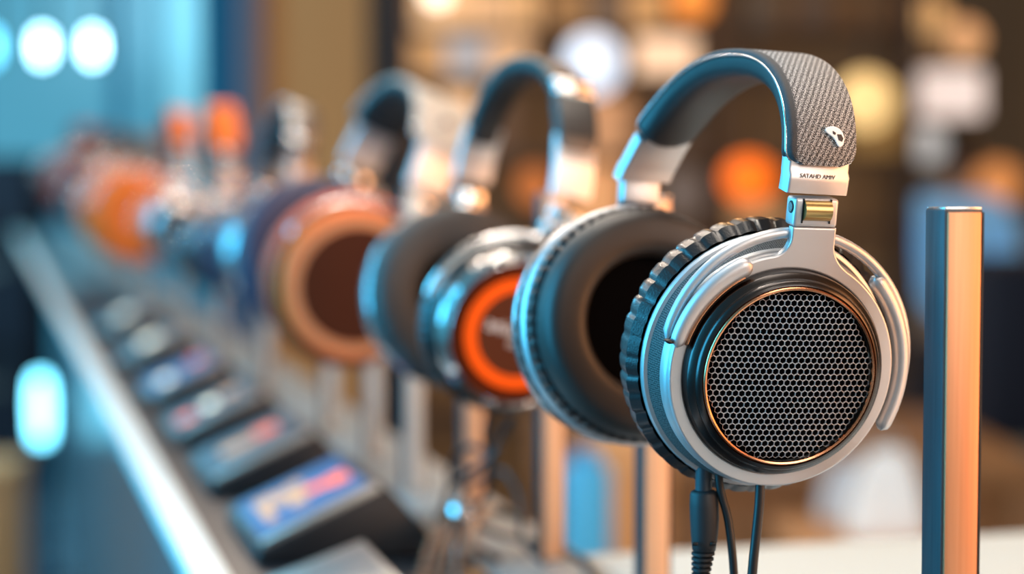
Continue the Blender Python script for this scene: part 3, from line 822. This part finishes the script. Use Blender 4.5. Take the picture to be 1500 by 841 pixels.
# cable clamp and coiled leads by the strip
cl = empty('cable_clamp', rowM(.545, -.052, ZT + .001), 'silver cable clamp with round knob beside the white strip', 'clamp')
link('clamp_body', rbox(.016, .014, .030, .003, 3, True), SILVERTRIM, cl)
link('knob', disc_cap([(0, .007), (.006, .0065), (.0085, .004), (.0085, -.004), (.006, -.006)], 24), SILVER, cl, Matrix.Translation((-.002, -.006, .032)) @ Matrix.Rotation(math.radians(60), 4, 'X'))
link('clamp_arm', tube(bez([Vector((0, 0, .026)), Vector((.012, .004, .030)), Vector((.03, .01, .026)), Vector((.044, .02, .018))], 16), .0035, 10), SILVERTRIM, cl)
BRONZECORD = mat('bronze_cord', (112, 88, 70), .45)
for k in range(4):
    cable('coiled_lead', [R(.547, -.060 + .005 * k, ZT + .030), R(.538, -.070 + .006 * k, ZT + .024), R(.515, -.083 + .007 * k, ZT + .009), R(.455, -.098 + .008 * k, ZT + .0035), R(.38, -.102 + .009 * k, ZT + .003)], .0023,
          ['leftmost of the four brown leads running down from the silver clamp', 'second from the left of the four brown leads under the clamp', 'third from the left of the four brown leads under the clamp', 'rightmost of the four brown leads running down from the silver clamp'][k], 30, BRONZECORD)

# ================================================================== ROOM: many plain surfaces and goods glow in place of shop light
FLOORM = add_colour_noise(mat('polished_floor', (110, 124, 134), .22), (92, 104, 114), (128, 140, 146), 1.2)
def wbox(name, x0, x1, y0, y1, z0, z1, m, bev=.0, parent=None):
    me = rbox(x1 - x0, y1 - y0, z1 - z0, bev, 2)
    M = Matrix.Translation(((x0 + x1) / 2, (y0 + y1) / 2, (z0 + z1) / 2))
    return link(name, me, m, parent, (parent.matrix_basis.inverted() @ M) if parent else M, smooth=bev > 0)
structure(wbox('floor', -6, 6, -2, 13, -.1, 0, FLOORM))
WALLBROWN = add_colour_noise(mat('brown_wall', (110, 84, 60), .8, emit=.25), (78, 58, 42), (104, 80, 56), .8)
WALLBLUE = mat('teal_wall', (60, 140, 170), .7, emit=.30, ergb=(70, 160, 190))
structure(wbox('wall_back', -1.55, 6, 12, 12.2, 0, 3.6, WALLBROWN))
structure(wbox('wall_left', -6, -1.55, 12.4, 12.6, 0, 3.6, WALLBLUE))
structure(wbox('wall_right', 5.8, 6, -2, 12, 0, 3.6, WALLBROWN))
structure(wbox('ceiling', -6, 6, 4.2, 13, 3.6, 3.7, mat('dark_ceiling', (48, 42, 38), .9)))
# tan partition and columns between the windows and the shelving
def px_box(name, x0, x1, ytop, ybot, d, depth, m, floor=True, bev=.0, parent=None):
    a = at(x0, ytop, d); b = at(x1, ybot, d)
    return wbox(name, a.x, b.x, d, d + depth, 0 if floor else b.z, a.z, m, bev, parent)
TAN = add_colour_noise(mat('tan_plaster', (176, 130, 82), .8, emit=.42, ergb=(172, 116, 66)), (150, 102, 58), (164, 114, 68), .7)  # emission stands in for light on the plaster
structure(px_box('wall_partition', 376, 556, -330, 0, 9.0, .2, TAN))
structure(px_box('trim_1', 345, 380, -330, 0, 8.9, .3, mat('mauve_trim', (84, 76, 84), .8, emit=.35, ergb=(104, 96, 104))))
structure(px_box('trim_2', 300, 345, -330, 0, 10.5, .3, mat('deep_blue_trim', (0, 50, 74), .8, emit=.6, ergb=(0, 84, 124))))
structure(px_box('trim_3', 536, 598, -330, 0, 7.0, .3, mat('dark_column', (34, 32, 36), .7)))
# blue lit windows
GLASS = mat('cyan_window_glass', (70, 120, 140), .2, emit=.75, ergb=(84, 166, 192))
GLASS2 = mat('pale_cyan_window_glass', (90, 140, 150), .2, emit=.95, ergb=(122, 204, 226))
FRAME = mat('blue_window_frame', (30, 120, 160), .5, emit=.3)
def window(name, x0, x1, y0, y1, d, g):
    a = at(x0, y0, d); b = at(x1, y1, d)
    o = structure(wbox(name, a.x, b.x, d, d + .1, b.z, a.z, FRAME))
    Mi = o.matrix_basis.inverted()
    w = b.x - a.x; h = a.z - b.z
    gl = link('glass_pane', rbox(w * .90, .02, h * .94, 0), g, o, Matrix.Translation((0, -.06, 0)), smooth=False)
    return o
window('window_1', -40, 175, -120, 250, 12.2, GLASS)
window('window_2', 182, 236, -160, 300, 12.2, GLASS)
window('window_3', 240, 296, -200, 330, 11.8, GLASS2)
LAMPW = mat('white_blue_lamp_glow', (235, 250, 255), .4, emit=14, ergb=(178, 236, 255))
LAMPB = mat('blue_lamp_glow', (120, 220, 250), .4, emit=6, ergb=(110, 215, 250))
GREYMETAL = mat('grey_lamp_metal', (90, 96, 104), .4, .6)
def flood(px, py, d, w, h, m, label):
    c = at(px, py, d); o = empty('flood_lamp', Matrix.Translation(c), label, 'lamp', None)
    link('lamp_housing', rbox(w * 1.12, .12, h * 1.1, .05, 4), GREYMETAL, o, Matrix.Translation((0, .075, 0)))
    link('lamp_lens', rbox(w, .06, h, .028, 4), m, o)
    link('hanging_rod', tube([(0, .08, h * .5), (0, .08, 3.6 - c.z)], .012, 8), GREYMETAL, o)
    return o
flood(62, 68, 10.5, .062, .14, LAMPW, 'left one of two white square lamps glowing against the blue windows')
flood(136, 68, 10.5, .062, .14, LAMPW, 'right one of two white square lamps glowing against the blue windows')
flood(-14, 68, 10.5, .06, .15, LAMPB, 'narrow blue lamp cut off by the left edge of the picture')
# added blue-white glow standing in for a reflection on the floor
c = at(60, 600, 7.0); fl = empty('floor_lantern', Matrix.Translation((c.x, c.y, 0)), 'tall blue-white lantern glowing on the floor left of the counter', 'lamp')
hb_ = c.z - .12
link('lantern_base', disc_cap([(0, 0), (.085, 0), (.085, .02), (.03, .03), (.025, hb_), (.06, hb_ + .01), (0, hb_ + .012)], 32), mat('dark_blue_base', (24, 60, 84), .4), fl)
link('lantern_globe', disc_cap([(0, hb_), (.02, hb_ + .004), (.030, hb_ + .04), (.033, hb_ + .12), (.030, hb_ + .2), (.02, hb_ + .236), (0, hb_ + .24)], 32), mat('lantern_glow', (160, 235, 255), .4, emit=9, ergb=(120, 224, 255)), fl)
cr = at(-10, 770, 6.0)
cb = empty('wooden_crate', Matrix.Translation((cr.x - .04, cr.y, 0)), 'tan wooden box standing on the floor in the bottom left corner', 'box')
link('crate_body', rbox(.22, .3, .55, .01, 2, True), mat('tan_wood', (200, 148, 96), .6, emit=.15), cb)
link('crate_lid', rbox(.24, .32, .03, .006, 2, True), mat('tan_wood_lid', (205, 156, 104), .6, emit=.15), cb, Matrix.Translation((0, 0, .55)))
# dark armchair-like mass at far left: a dark upholstered screen
NAVY = mat('navy_cloth', (16, 20, 36), .8)
dk = at(5, 285, 9.2)
sk = empty('speaker_cabinet', Matrix.Translation((dk.x, dk.y, 0)), 'dark navy speaker cabinet standing at the left edge below the lamps', 'speaker')
link('cabinet_body', rbox(.36, .4, dk.z + .17, .03, 3, True), NAVY, sk)
for q in (.35, .75): link('speaker_cone', disc_cap([(0, -.02), (.06, -.01), (.11, .01), (.12, .012)], 32), BLACKGAP, sk, Matrix.Translation((0, -.205, dk.z * q + .1)) @ Matrix.Rotation(math.radians(90), 4, 'X'))
# ---- product shelving (d = 6)
SD = 6.0
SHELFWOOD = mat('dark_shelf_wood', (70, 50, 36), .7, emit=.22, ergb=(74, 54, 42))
SHELFBACK = add_colour_noise(mat('shelf_back', (110, 80, 56), .85, emit=.34, ergb=(124, 92, 62)), (60, 46, 36), (110, 78, 50), 1.6)  # shelf wood and back glow in place of lamplight
xl, xr = at(592, 0, SD).x, at(1345, 0, SD).x
sh = empty('shelving_unit', Matrix.Translation(((xl + xr) / 2, SD + .2, 0)), 'tall dark wooden shelving unit lit with lamps along the back of the shop', 'shelf')
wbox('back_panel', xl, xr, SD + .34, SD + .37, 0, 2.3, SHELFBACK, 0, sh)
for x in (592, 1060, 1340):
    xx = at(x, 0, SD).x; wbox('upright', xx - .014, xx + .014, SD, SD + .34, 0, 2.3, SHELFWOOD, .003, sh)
BOARD_Y = [40, 108, 226, 332, 470, 620]
BZ = {}
for y in BOARD_Y:
    z = at(750, y, SD).z; BZ[y] = z
    wbox('shelf_board', xl, xr, SD, SD + .34, z - .022, z, SHELFWOOD, .003, sh)
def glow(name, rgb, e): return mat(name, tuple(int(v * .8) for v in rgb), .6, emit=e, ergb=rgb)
def carton(px, w, y, h, rgb, label, e=.75, d=SD + .06, name='display_box', cat='box'):
    bz = BZ[y] if y in BZ else at(px, y, d).z
    h = min(h, {40: 70, 108: 53, 226: 100, 332: 90}.get(y, 999))
    c = at(px, y, d); W = w * d / F; H = h * d / F
    o = empty(name, Matrix.Translation((c.x, c.y + W * .3, bz + .0015)), label, cat)
    e *= 1.22  # plain boxes made to glow, standing in for shelf lighting
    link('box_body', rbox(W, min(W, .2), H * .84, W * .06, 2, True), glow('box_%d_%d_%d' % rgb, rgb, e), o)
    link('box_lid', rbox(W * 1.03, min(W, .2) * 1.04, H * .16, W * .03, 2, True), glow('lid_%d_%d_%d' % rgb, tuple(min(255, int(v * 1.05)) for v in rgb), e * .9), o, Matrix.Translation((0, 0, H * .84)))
    return o
def sphere_prof(r, n=18): return [(r * math.sin(PI * k / n), -r * math.cos(PI * k / n)) for k in range(n + 1)]
def globe(px, py, rpx, rgb, label, e=1.2, d=SD + .1, board=None, squash=1.0, hang=False):
    c = at(px, py, d); r = rpx * d / F
    if hang:
        o = empty('pendant_lamp', Matrix.Translation(c), label, 'lamp')
        link('lamp_cord', tube([(0, 0, r * squash), (0, 0, 3.6 - c.z)], .006, 8), BLACKGAP, o)
    else:
        bz = BZ[board]; bz += .0015; o = empty('globe_lamp', Matrix.Translation((c.x, c.y, bz)), label, 'lamp')
        link('lamp_base', disc_cap([(0, 0), (r * .6, 0), (r * .6, .012), (r * .2, .02), (r * .18, max(.025, c.z - bz - r * squash * .9))], 24), mat('lamp_brass', (120, 90, 54), .4, .7), o)
    link('lamp_globe', lathe([(max(1e-5, q), z * squash) for q, z in sphere_prof(r)], 32), glow('globe_%d_%d_%d' % rgb, rgb, e), o, Matrix.Translation((0, 0, 0 if hang else c.z - bz)))
    return o
PEACH, TANC = (232, 186, 142), (206, 156, 104)
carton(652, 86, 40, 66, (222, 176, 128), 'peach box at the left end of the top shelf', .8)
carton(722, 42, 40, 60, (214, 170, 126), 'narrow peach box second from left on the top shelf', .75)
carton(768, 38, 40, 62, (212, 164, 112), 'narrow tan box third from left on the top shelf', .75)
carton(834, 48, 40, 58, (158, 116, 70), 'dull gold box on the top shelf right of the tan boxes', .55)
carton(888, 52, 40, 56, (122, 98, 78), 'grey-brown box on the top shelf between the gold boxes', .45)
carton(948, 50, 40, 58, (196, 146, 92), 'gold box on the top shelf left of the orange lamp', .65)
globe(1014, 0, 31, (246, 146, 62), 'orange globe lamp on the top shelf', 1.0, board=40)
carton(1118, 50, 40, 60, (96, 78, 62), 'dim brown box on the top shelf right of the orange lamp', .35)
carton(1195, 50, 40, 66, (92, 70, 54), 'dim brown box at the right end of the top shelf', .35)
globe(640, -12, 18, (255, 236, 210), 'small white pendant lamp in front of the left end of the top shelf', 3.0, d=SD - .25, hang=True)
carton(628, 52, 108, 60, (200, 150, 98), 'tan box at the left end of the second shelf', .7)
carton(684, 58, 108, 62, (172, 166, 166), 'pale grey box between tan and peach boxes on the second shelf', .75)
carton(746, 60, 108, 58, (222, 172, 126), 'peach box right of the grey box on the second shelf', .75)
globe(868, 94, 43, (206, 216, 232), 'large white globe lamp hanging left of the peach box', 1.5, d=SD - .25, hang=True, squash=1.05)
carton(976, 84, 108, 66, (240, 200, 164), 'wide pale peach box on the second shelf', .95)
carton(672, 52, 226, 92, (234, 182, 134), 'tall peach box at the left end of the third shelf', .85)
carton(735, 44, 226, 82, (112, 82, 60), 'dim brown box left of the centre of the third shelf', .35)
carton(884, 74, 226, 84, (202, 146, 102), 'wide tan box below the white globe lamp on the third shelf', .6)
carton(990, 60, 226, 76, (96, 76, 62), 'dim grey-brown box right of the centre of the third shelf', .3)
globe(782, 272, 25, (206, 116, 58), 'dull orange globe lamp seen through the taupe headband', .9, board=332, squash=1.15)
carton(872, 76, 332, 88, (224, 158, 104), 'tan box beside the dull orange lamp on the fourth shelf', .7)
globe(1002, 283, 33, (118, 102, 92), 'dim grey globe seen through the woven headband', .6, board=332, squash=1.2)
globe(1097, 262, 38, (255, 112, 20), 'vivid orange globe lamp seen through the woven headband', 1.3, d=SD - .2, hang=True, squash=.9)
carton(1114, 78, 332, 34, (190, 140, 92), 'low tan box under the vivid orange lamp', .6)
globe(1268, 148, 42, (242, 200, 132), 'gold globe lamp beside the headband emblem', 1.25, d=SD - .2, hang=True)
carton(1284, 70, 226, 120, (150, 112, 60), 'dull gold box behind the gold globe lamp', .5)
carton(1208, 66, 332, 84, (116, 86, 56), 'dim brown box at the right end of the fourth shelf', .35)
# lamps right of the shelving
globe(1364, 24, 25, (226, 172, 112), 'small tan pendant lamp at the top, left of its peach twin', 1.0, d=7, hang=True)
globe(1412, 58, 27, (230, 170, 118), 'small peach pendant lamp above the wide pinkish lampshade', 1.0, d=7.2, hang=True)
globe(1365, 72, 22, (130, 96, 62), 'dim brown pendant lamp under the tan one', .7, d=7.4, hang=True)
globe(1357, 211, 27, (186, 184, 182), 'grey-white pendant lamp beside the dark haired head', 1.0, d=6.6, hang=True)
globe(1462, 270, 34, (222, 140, 78), 'orange pendant lamp right of the dark haired head', .95, d=8.4, hang=True)
ls = at(1391, 137, 6.4); o = empty('drum_lamp', Matrix.Translation(ls), 'wide pinkish-white drum lampshade hanging at the upper right', 'lamp')
rW, rH = 50 * 6.4 / F, 33 * 6.4 / F
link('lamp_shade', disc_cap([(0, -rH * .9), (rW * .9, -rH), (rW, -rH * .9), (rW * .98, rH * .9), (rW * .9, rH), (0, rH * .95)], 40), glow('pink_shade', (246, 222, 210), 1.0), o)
link('lamp_cord', tube([(0, 0, rH), (0, 0, 3.6 - ls.z)], .006, 8), BLACKGAP, o)
# brown counter behind, with a white bag
BROWNWOOD = add_colour_noise(mat('brown_table_wood', (140, 98, 62), .6, emit=.30), (92, 62, 42), (150, 104, 64), 2.5)  # wood given emission to brighten it in place of light
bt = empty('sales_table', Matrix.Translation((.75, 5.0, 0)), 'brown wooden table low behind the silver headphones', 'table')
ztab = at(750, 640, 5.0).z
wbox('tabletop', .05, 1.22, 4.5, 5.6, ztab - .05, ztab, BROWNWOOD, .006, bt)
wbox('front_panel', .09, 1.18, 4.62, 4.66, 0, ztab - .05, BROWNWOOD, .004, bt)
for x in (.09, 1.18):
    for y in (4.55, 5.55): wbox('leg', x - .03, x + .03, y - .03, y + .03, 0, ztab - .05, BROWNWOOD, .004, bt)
# white carrier bag hanging in front of the table on the floor
def bag(px, py, d, w, h, rgb, label, e=.35):
    c = at(px, py, d); W, H = w * d / F, h * d / F
    o = empty('paper_bag', Matrix.Translation((c.x, c.y, c.z - H / 2)), label, 'bag')
    bm = bmesh.new(); bmesh.ops.create_cube(bm, size=1); bmesh.ops.scale(bm, vec=(W, W * .45, H), verts=bm.verts)
    bmesh.ops.translate(bm, vec=(0, 0, H / 2), verts=bm.verts)
    bmesh.ops.subdivide_edges(bm, edges=bm.edges[:], cuts=5, use_grid_fill=True)
    for v in bm.verts:
        f = v.co.z / H; v.co.x *= 1 - .55 * f * f; v.co.y *= 1 - .75 * f
        v.co += Vector((rnd.uniform(-1, 1), rnd.uniform(-1, 1), rnd.uniform(-.3, .3))) * W * .03
    me = bpy.data.meshes.new('mesh'); bm.to_mesh(me); bm.free()
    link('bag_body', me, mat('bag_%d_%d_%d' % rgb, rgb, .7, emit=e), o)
    for sgn in (-1, 1):
        link('bag_handle', tube(bez([Vector((-W * .15, sgn * W * .04, H * .97)), Vector((-W * .1, sgn * W * .04, H * 1.15)), Vector((W * .1, sgn * W * .04, H * 1.15)), Vector((W * .15, sgn * W * .04, H * .97))], 14), W * .015, 6), WHITE, o)
    return o
plx = at(1290, 790, 4.2)
pb = empty('low_stool', Matrix.Translation((plx.x, plx.y, 0)), 'peach wooden stool carrying the white paper bags', 'stool')
zs = plx.z
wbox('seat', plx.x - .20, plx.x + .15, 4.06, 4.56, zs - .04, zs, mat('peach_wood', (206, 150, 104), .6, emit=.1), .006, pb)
for x in (-.14, .14):
    for y in (4.1, 4.52): wbox('leg', plx.x + x - .016, plx.x + x + .016, y - .016, y + .016, 0, zs - .04, BROWNWOOD, .003, pb)
bag(1300, 724, 4.18, 112, 130, (232, 230, 226), 'white paper bag on the stool, the taller one left of the front post', .45)
bag(1240, 719, 4.42, 80, 84, (196, 200, 206), 'small pale bag on the stool, left of the taller white bag', .3)
# blue and tan goods seen between the posts
c = at(858, 712, 3.0)
bc = empty('blue_canister', Matrix.Translation((c.x, c.y, 0)), 'bright blue canister seen between the two nearest background posts', 'canister')
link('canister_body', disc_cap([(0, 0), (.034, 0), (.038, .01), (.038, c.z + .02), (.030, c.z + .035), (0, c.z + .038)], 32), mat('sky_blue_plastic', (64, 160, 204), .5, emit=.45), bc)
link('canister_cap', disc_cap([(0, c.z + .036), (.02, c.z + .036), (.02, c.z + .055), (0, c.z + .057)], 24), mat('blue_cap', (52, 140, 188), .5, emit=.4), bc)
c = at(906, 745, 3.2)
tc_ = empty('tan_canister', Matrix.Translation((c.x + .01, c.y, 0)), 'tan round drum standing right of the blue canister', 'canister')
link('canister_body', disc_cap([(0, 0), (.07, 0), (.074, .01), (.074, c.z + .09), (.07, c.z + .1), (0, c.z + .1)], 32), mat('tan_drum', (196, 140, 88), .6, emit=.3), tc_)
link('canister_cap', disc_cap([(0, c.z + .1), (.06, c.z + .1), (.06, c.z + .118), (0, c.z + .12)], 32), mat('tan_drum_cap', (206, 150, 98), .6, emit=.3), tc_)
# dark cabinet at the right edge
c0_ = at(1444, 380, 5.2); c1_ = at(1560, 650, 5.2)
dc = empty('dark_cabinet', Matrix.Translation(((c0_.x + c1_.x) / 2, 5.4, 0)), 'dark navy cabinet at the right edge behind the front post', 'cabinet')
wbox('cabinet_body', c0_.x, c1_.x, 5.2, 5.6, c1_.z, c0_.z, NAVY, .03, dc)
wbox('cabinet_plinth', c0_.x + .01, c1_.x, 5.22, 5.58, 0, c1_.z, mat('grey_plinth', (120, 116, 104), .7, emit=.1), .01, dc)

# ---- person in a light blue shirt, far behind the post
def skin_obj(name, nodes, edges, m, parent, root=0, levels=1):
    me = bpy.data.meshes.new('mesh'); bm = bmesh.new(); lay = bm.verts.layers.skin.verify()
    vs = []
    for k, (co, r) in enumerate(nodes):
        v = bm.verts.new(co); rr = r if isinstance(r, tuple) else (r, r); v[lay].radius = rr; v[lay].use_root = (k == root); vs.append(v)
    for a, b in edges: bm.edges.new((vs[a], vs[b]))
    bm.to_mesh(me); bm.free()
    o = link(name, me, m, parent)
    o.modifiers.new('Skin', 'SKIN').use_smooth_shade = True
    s = o.modifiers.new('Subdivision', 'SUBSURF'); s.levels = levels; s.render_levels = levels
    return o
pp = at(1400, 255, 7.2)
pe = empty('person', Matrix.Translation((pp.x, pp.y, 0)) @ Matrix.Rotation(math.radians(160), 4, 'Z') @ Matrix.Scale(.955, 4), 'dark haired person in light blue shirt standing behind the front post', 'person')
SKIN = mat('skin', (196, 146, 118), .6)
bodyN = [((0, 0, .92), (.13, .10)), ((0, 0, 1.10), (.115, .09)), ((0, .01, 1.28), (.15, .10)), ((0, .01, 1.38), (.10, .075)), ((0, 0, 1.45), .048), ((0, -.01, 1.52), .062), ((0, -.015, 1.585), (.072, .088)), ((0, -.01, 1.655), (.06, .075)),
         ((.17, .01, 1.37), .052), ((.215, .01, 1.12), .042), ((.20, -.10, .93), .033), ((.19, -.17, .86), (.022, .038)),
         ((-.17, .01, 1.37), .052), ((-.215, .01, 1.12), .042), ((-.20, -.10, .93), .033), ((-.19, -.17, .86), (.022, .038)),
         ((.09, 0, .84), .085), ((.10, -.01, .48), .055), ((.10, .01, .10), .038), ((.11, -.10, .035), .032),
         ((-.09, 0, .84), .085), ((-.10, -.01, .48), .055), ((-.10, .01, .10), .038), ((-.11, -.10, .035), .032)]
E = [(0, 1), (1, 2), (2, 3), (3, 4), (4, 5), (5, 6), (6, 7), (3, 8), (8, 9), (9, 10), (10, 11), (3, 12), (12, 13), (13, 14), (14, 15), (0, 16), (16, 17), (17, 18), (18, 19), (0, 20), (20, 21), (21, 22), (22, 23)]
# five fingers on each hand
for sx, hi in ((1, 11), (-1, 15)):
    for k in range(4):
        fx = sx * (.19 - .012 + .011 * k) ; ln = (.040, .046, .044, .034)[k]
        bodyN.append(((fx, -.20, .835), .0095)); i = len(bodyN) - 1; E.append((hi, i))
        bodyN.append(((fx, -.20 - ln * .5, .835 - ln * .8), .0075)); E.append((i, i + 1))
    bodyN.append(((sx * .165, -.185, .855), .010)); i = len(bodyN) - 1; E.append((hi, i)); bodyN.append(((sx * .150, -.215, .835), .008)); E.append((i, i + 1))
bd = skin_obj('body', bodyN, E, SKIN, pe)
for sx in (-1, 1):
    link('eye', lathe([(max(1e-5, q), z) for q, z in sphere_prof(.012, 10)], 16), WHITE, bd, Matrix.Translation((sx * .03, -.088, 1.595)))
    link('ear', lathe([(max(1e-5, q), z * 1.6) for q, z in sphere_prof(.018, 10)], 16), SKIN, bd, Matrix.Translation((sx * .074, .0, 1.585)))
link('nose', tube([(0, -.090, 1.60), (0, -.104, 1.575), (0, -.095, 1.565)], [.007, .013, .008], 10), SKIN, bd)
link('mouth', rbox(.042, .008, .009, .003), mat('lips', (160, 92, 84), .5), bd, Matrix.Translation((0, -.090, 1.54)))
skin_obj('hair', [((0, .02, 1.55), (.075, .08)), ((0, .015, 1.63), (.082, .098)), ((0, .005, 1.69), (.062, .08))], [(0, 1), (1, 2)], mat('dark_hair', (26, 22, 20), .5), pe)
SHIRT = mat('light_blue_shirt', (122, 172, 210), .8, emit=.5, ergb=(116, 172, 214))  # emission brightens the cloth in place of light on it
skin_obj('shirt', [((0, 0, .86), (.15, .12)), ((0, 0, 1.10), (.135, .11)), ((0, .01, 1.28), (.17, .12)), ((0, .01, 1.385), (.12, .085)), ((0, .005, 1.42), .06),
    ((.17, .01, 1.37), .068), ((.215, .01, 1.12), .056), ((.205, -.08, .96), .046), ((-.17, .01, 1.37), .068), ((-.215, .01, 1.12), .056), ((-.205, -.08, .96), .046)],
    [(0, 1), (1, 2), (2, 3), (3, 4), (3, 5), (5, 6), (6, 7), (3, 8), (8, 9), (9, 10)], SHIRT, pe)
skin_obj('trousers', [((0, 0, .90), (.14, .115)), ((.09, 0, .82), .10), ((.10, -.01, .48), .075), ((.10, .01, .08), .06), ((-.09, 0, .82), .10), ((-.10, -.01, .48), .075), ((-.10, .01, .08), .06)],
    [(0, 1), (1, 2), (2, 3), (0, 4), (4, 5), (5, 6)], mat('slate_trousers', (52, 62, 80), .8), pe)
for sx in (-1, 1):
    skin_obj('shoe', [((sx * .10, .03, .045), .05), ((sx * .105, -.06, .04), .045), ((sx * .11, -.14, .032), .035)], [(0, 1), (1, 2)], BLACKGAP, pe)

# ================================================================== LIGHT
def area(name, loc, target, size, energy, rgb, sy=None):
    l = bpy.data.lights.new(name, 'AREA'); l.energy = energy; l.color = lin(rgb); l.size = size
    if sy: l.shape = 'RECTANGLE'; l.size_y = sy
    o = bpy.data.objects.new(name, l); COL.objects.link(o); o.location = loc
    o.rotation_euler = (Vector(target) - Vector(loc)).to_track_quat('-Z', 'Y').to_euler()
    return o
def point(name, loc, energy, rgb, r=.03):
    l = bpy.data.lights.new(name, 'POINT'); l.energy = energy; l.color = lin(rgb); l.shadow_soft_size = r
    o = bpy.data.objects.new(name, l); COL.objects.link(o); o.location = loc; return o
T1 = (.05, .9, 1.42)
area('blue_side_light', (-1.5, .55, 1.8), T1, 1.0, 52, (70, 200, 255), 1.4)
area('blue_row_light', (-2.4, 2.4, 2.1), (-.3, 2.2, 1.4), 1.2, 40, (80, 205, 255), 1.4)
area('warm_front_light', (1.0, -.5, 2.0), T1, .7, 12, (255, 248, 240), .9)
area('top_light', (.2, .9, 2.7), (.1, 1.0, 1.4), .7, 16, (255, 240, 225), 1.0)
area('warm_right_light', (1.4, .42, 1.6), (.2, .8, 1.38), .8, 22, (255, 172, 110), 1.0)
area('row_far_light', (-1.6, 5.0, 3.0), (-1.2, 5.0, 1.3), 1.4, 24, (255, 225, 200), 2.4)  # unseen light added to brighten the far end of the row
area('floor_light', (-3.2, 6.0, 3.2), (-2.2, 8.0, 0), 1.5, 140, (170, 220, 240), 2)  # unseen light added to lift the dark floor
area('row_top_light', (-.5, 2.8, 2.9), (-.5, 2.6, 1.4), 1.2, 20, (255, 232, 210), 2.2)
point('glint_lamp', (.5, -.3, 2.5), 5, (255, 246, 232), .04)  # unseen point light added for glints
point('glint_lamp_row', (.5, 1.2, 2.4), 10, (255, 240, 220), .05)  # unseen point light added for glints along the row
for k_, q_ in enumerate(((-.05, 1.0, 2.2), (-.2, 1.5, 2.3), (-.1, 2.0, 2.2), (-.5, 2.6, 2.3), (-.5, 3.4, 2.4))):
    point('ceiling_spot_lamp', q_, 6 - k_, (255, 240, 222), .03)  # unseen lights added above the row for sharp glints on metal
point('shelf_lamp', (.3, 5.4, 2.7), 24, (255, 190, 120), .2)  # unseen light added to brighten the shelf goods
point('hall_lamp', (1.8, 6.5, 2.9), 30, (255, 190, 130), .3)
point('blue_hall_lamp', (-2.6, 7.5, 2.6), 90, (90, 210, 255), .4)  # unseen fill brightening the floor and counter base

w = bpy.data.worlds.new('world'); S.world = w; w.use_nodes = True
n, l = w.node_tree.nodes, w.node_tree.links
tc = n.new('ShaderNodeTexCoord'); sx = n.new('ShaderNodeSeparateXYZ'); rp = n.new('ShaderNodeValToRGB')
mr = n.new('ShaderNodeMapRange'); mr.inputs['From Min'].default_value = -1; mr.inputs['From Max'].default_value = 1
l.new(tc.outputs['Generated'], sx.inputs[0]); l.new(sx.outputs['X'], mr.inputs['Value']); l.new(mr.outputs[0], rp.inputs['Fac'])
e = rp.color_ramp.elements
e[0].position = .10; e[0].color = (*lin((90, 190, 225)), 1); e[1].position = .9; e[1].color = (*lin((190, 130, 84)), 1)
m_ = e.new(.5); m_.color = (*lin((160, 156, 150)), 1)
l.new(rp.outputs['Color'], n['Background'].inputs['Color']); n['Background'].inputs['Strength'].default_value = .62

# ================================================================== CAMERA
cam = bpy.data.cameras.new('camera'); co = bpy.data.objects.new('camera', cam); COL.objects.link(co)
cam.sensor_width = 36; cam.lens = 36 * F / 1500
co.location = (0, 0, CAMZ); co.rotation_euler = (PI / 2 - PITCH, 0, 0)
cam.clip_start = .02; cam.clip_end = 60
cam.dof.use_dof = True; cam.dof.focus_distance = .752; cam.dof.aperture_fstop = 4.0
S.camera = co
S.view_settings.view_transform = 'Standard'; S.view_settings.look = 'None'
S.view_settings.exposure = 0; S.view_settings.gamma = 1
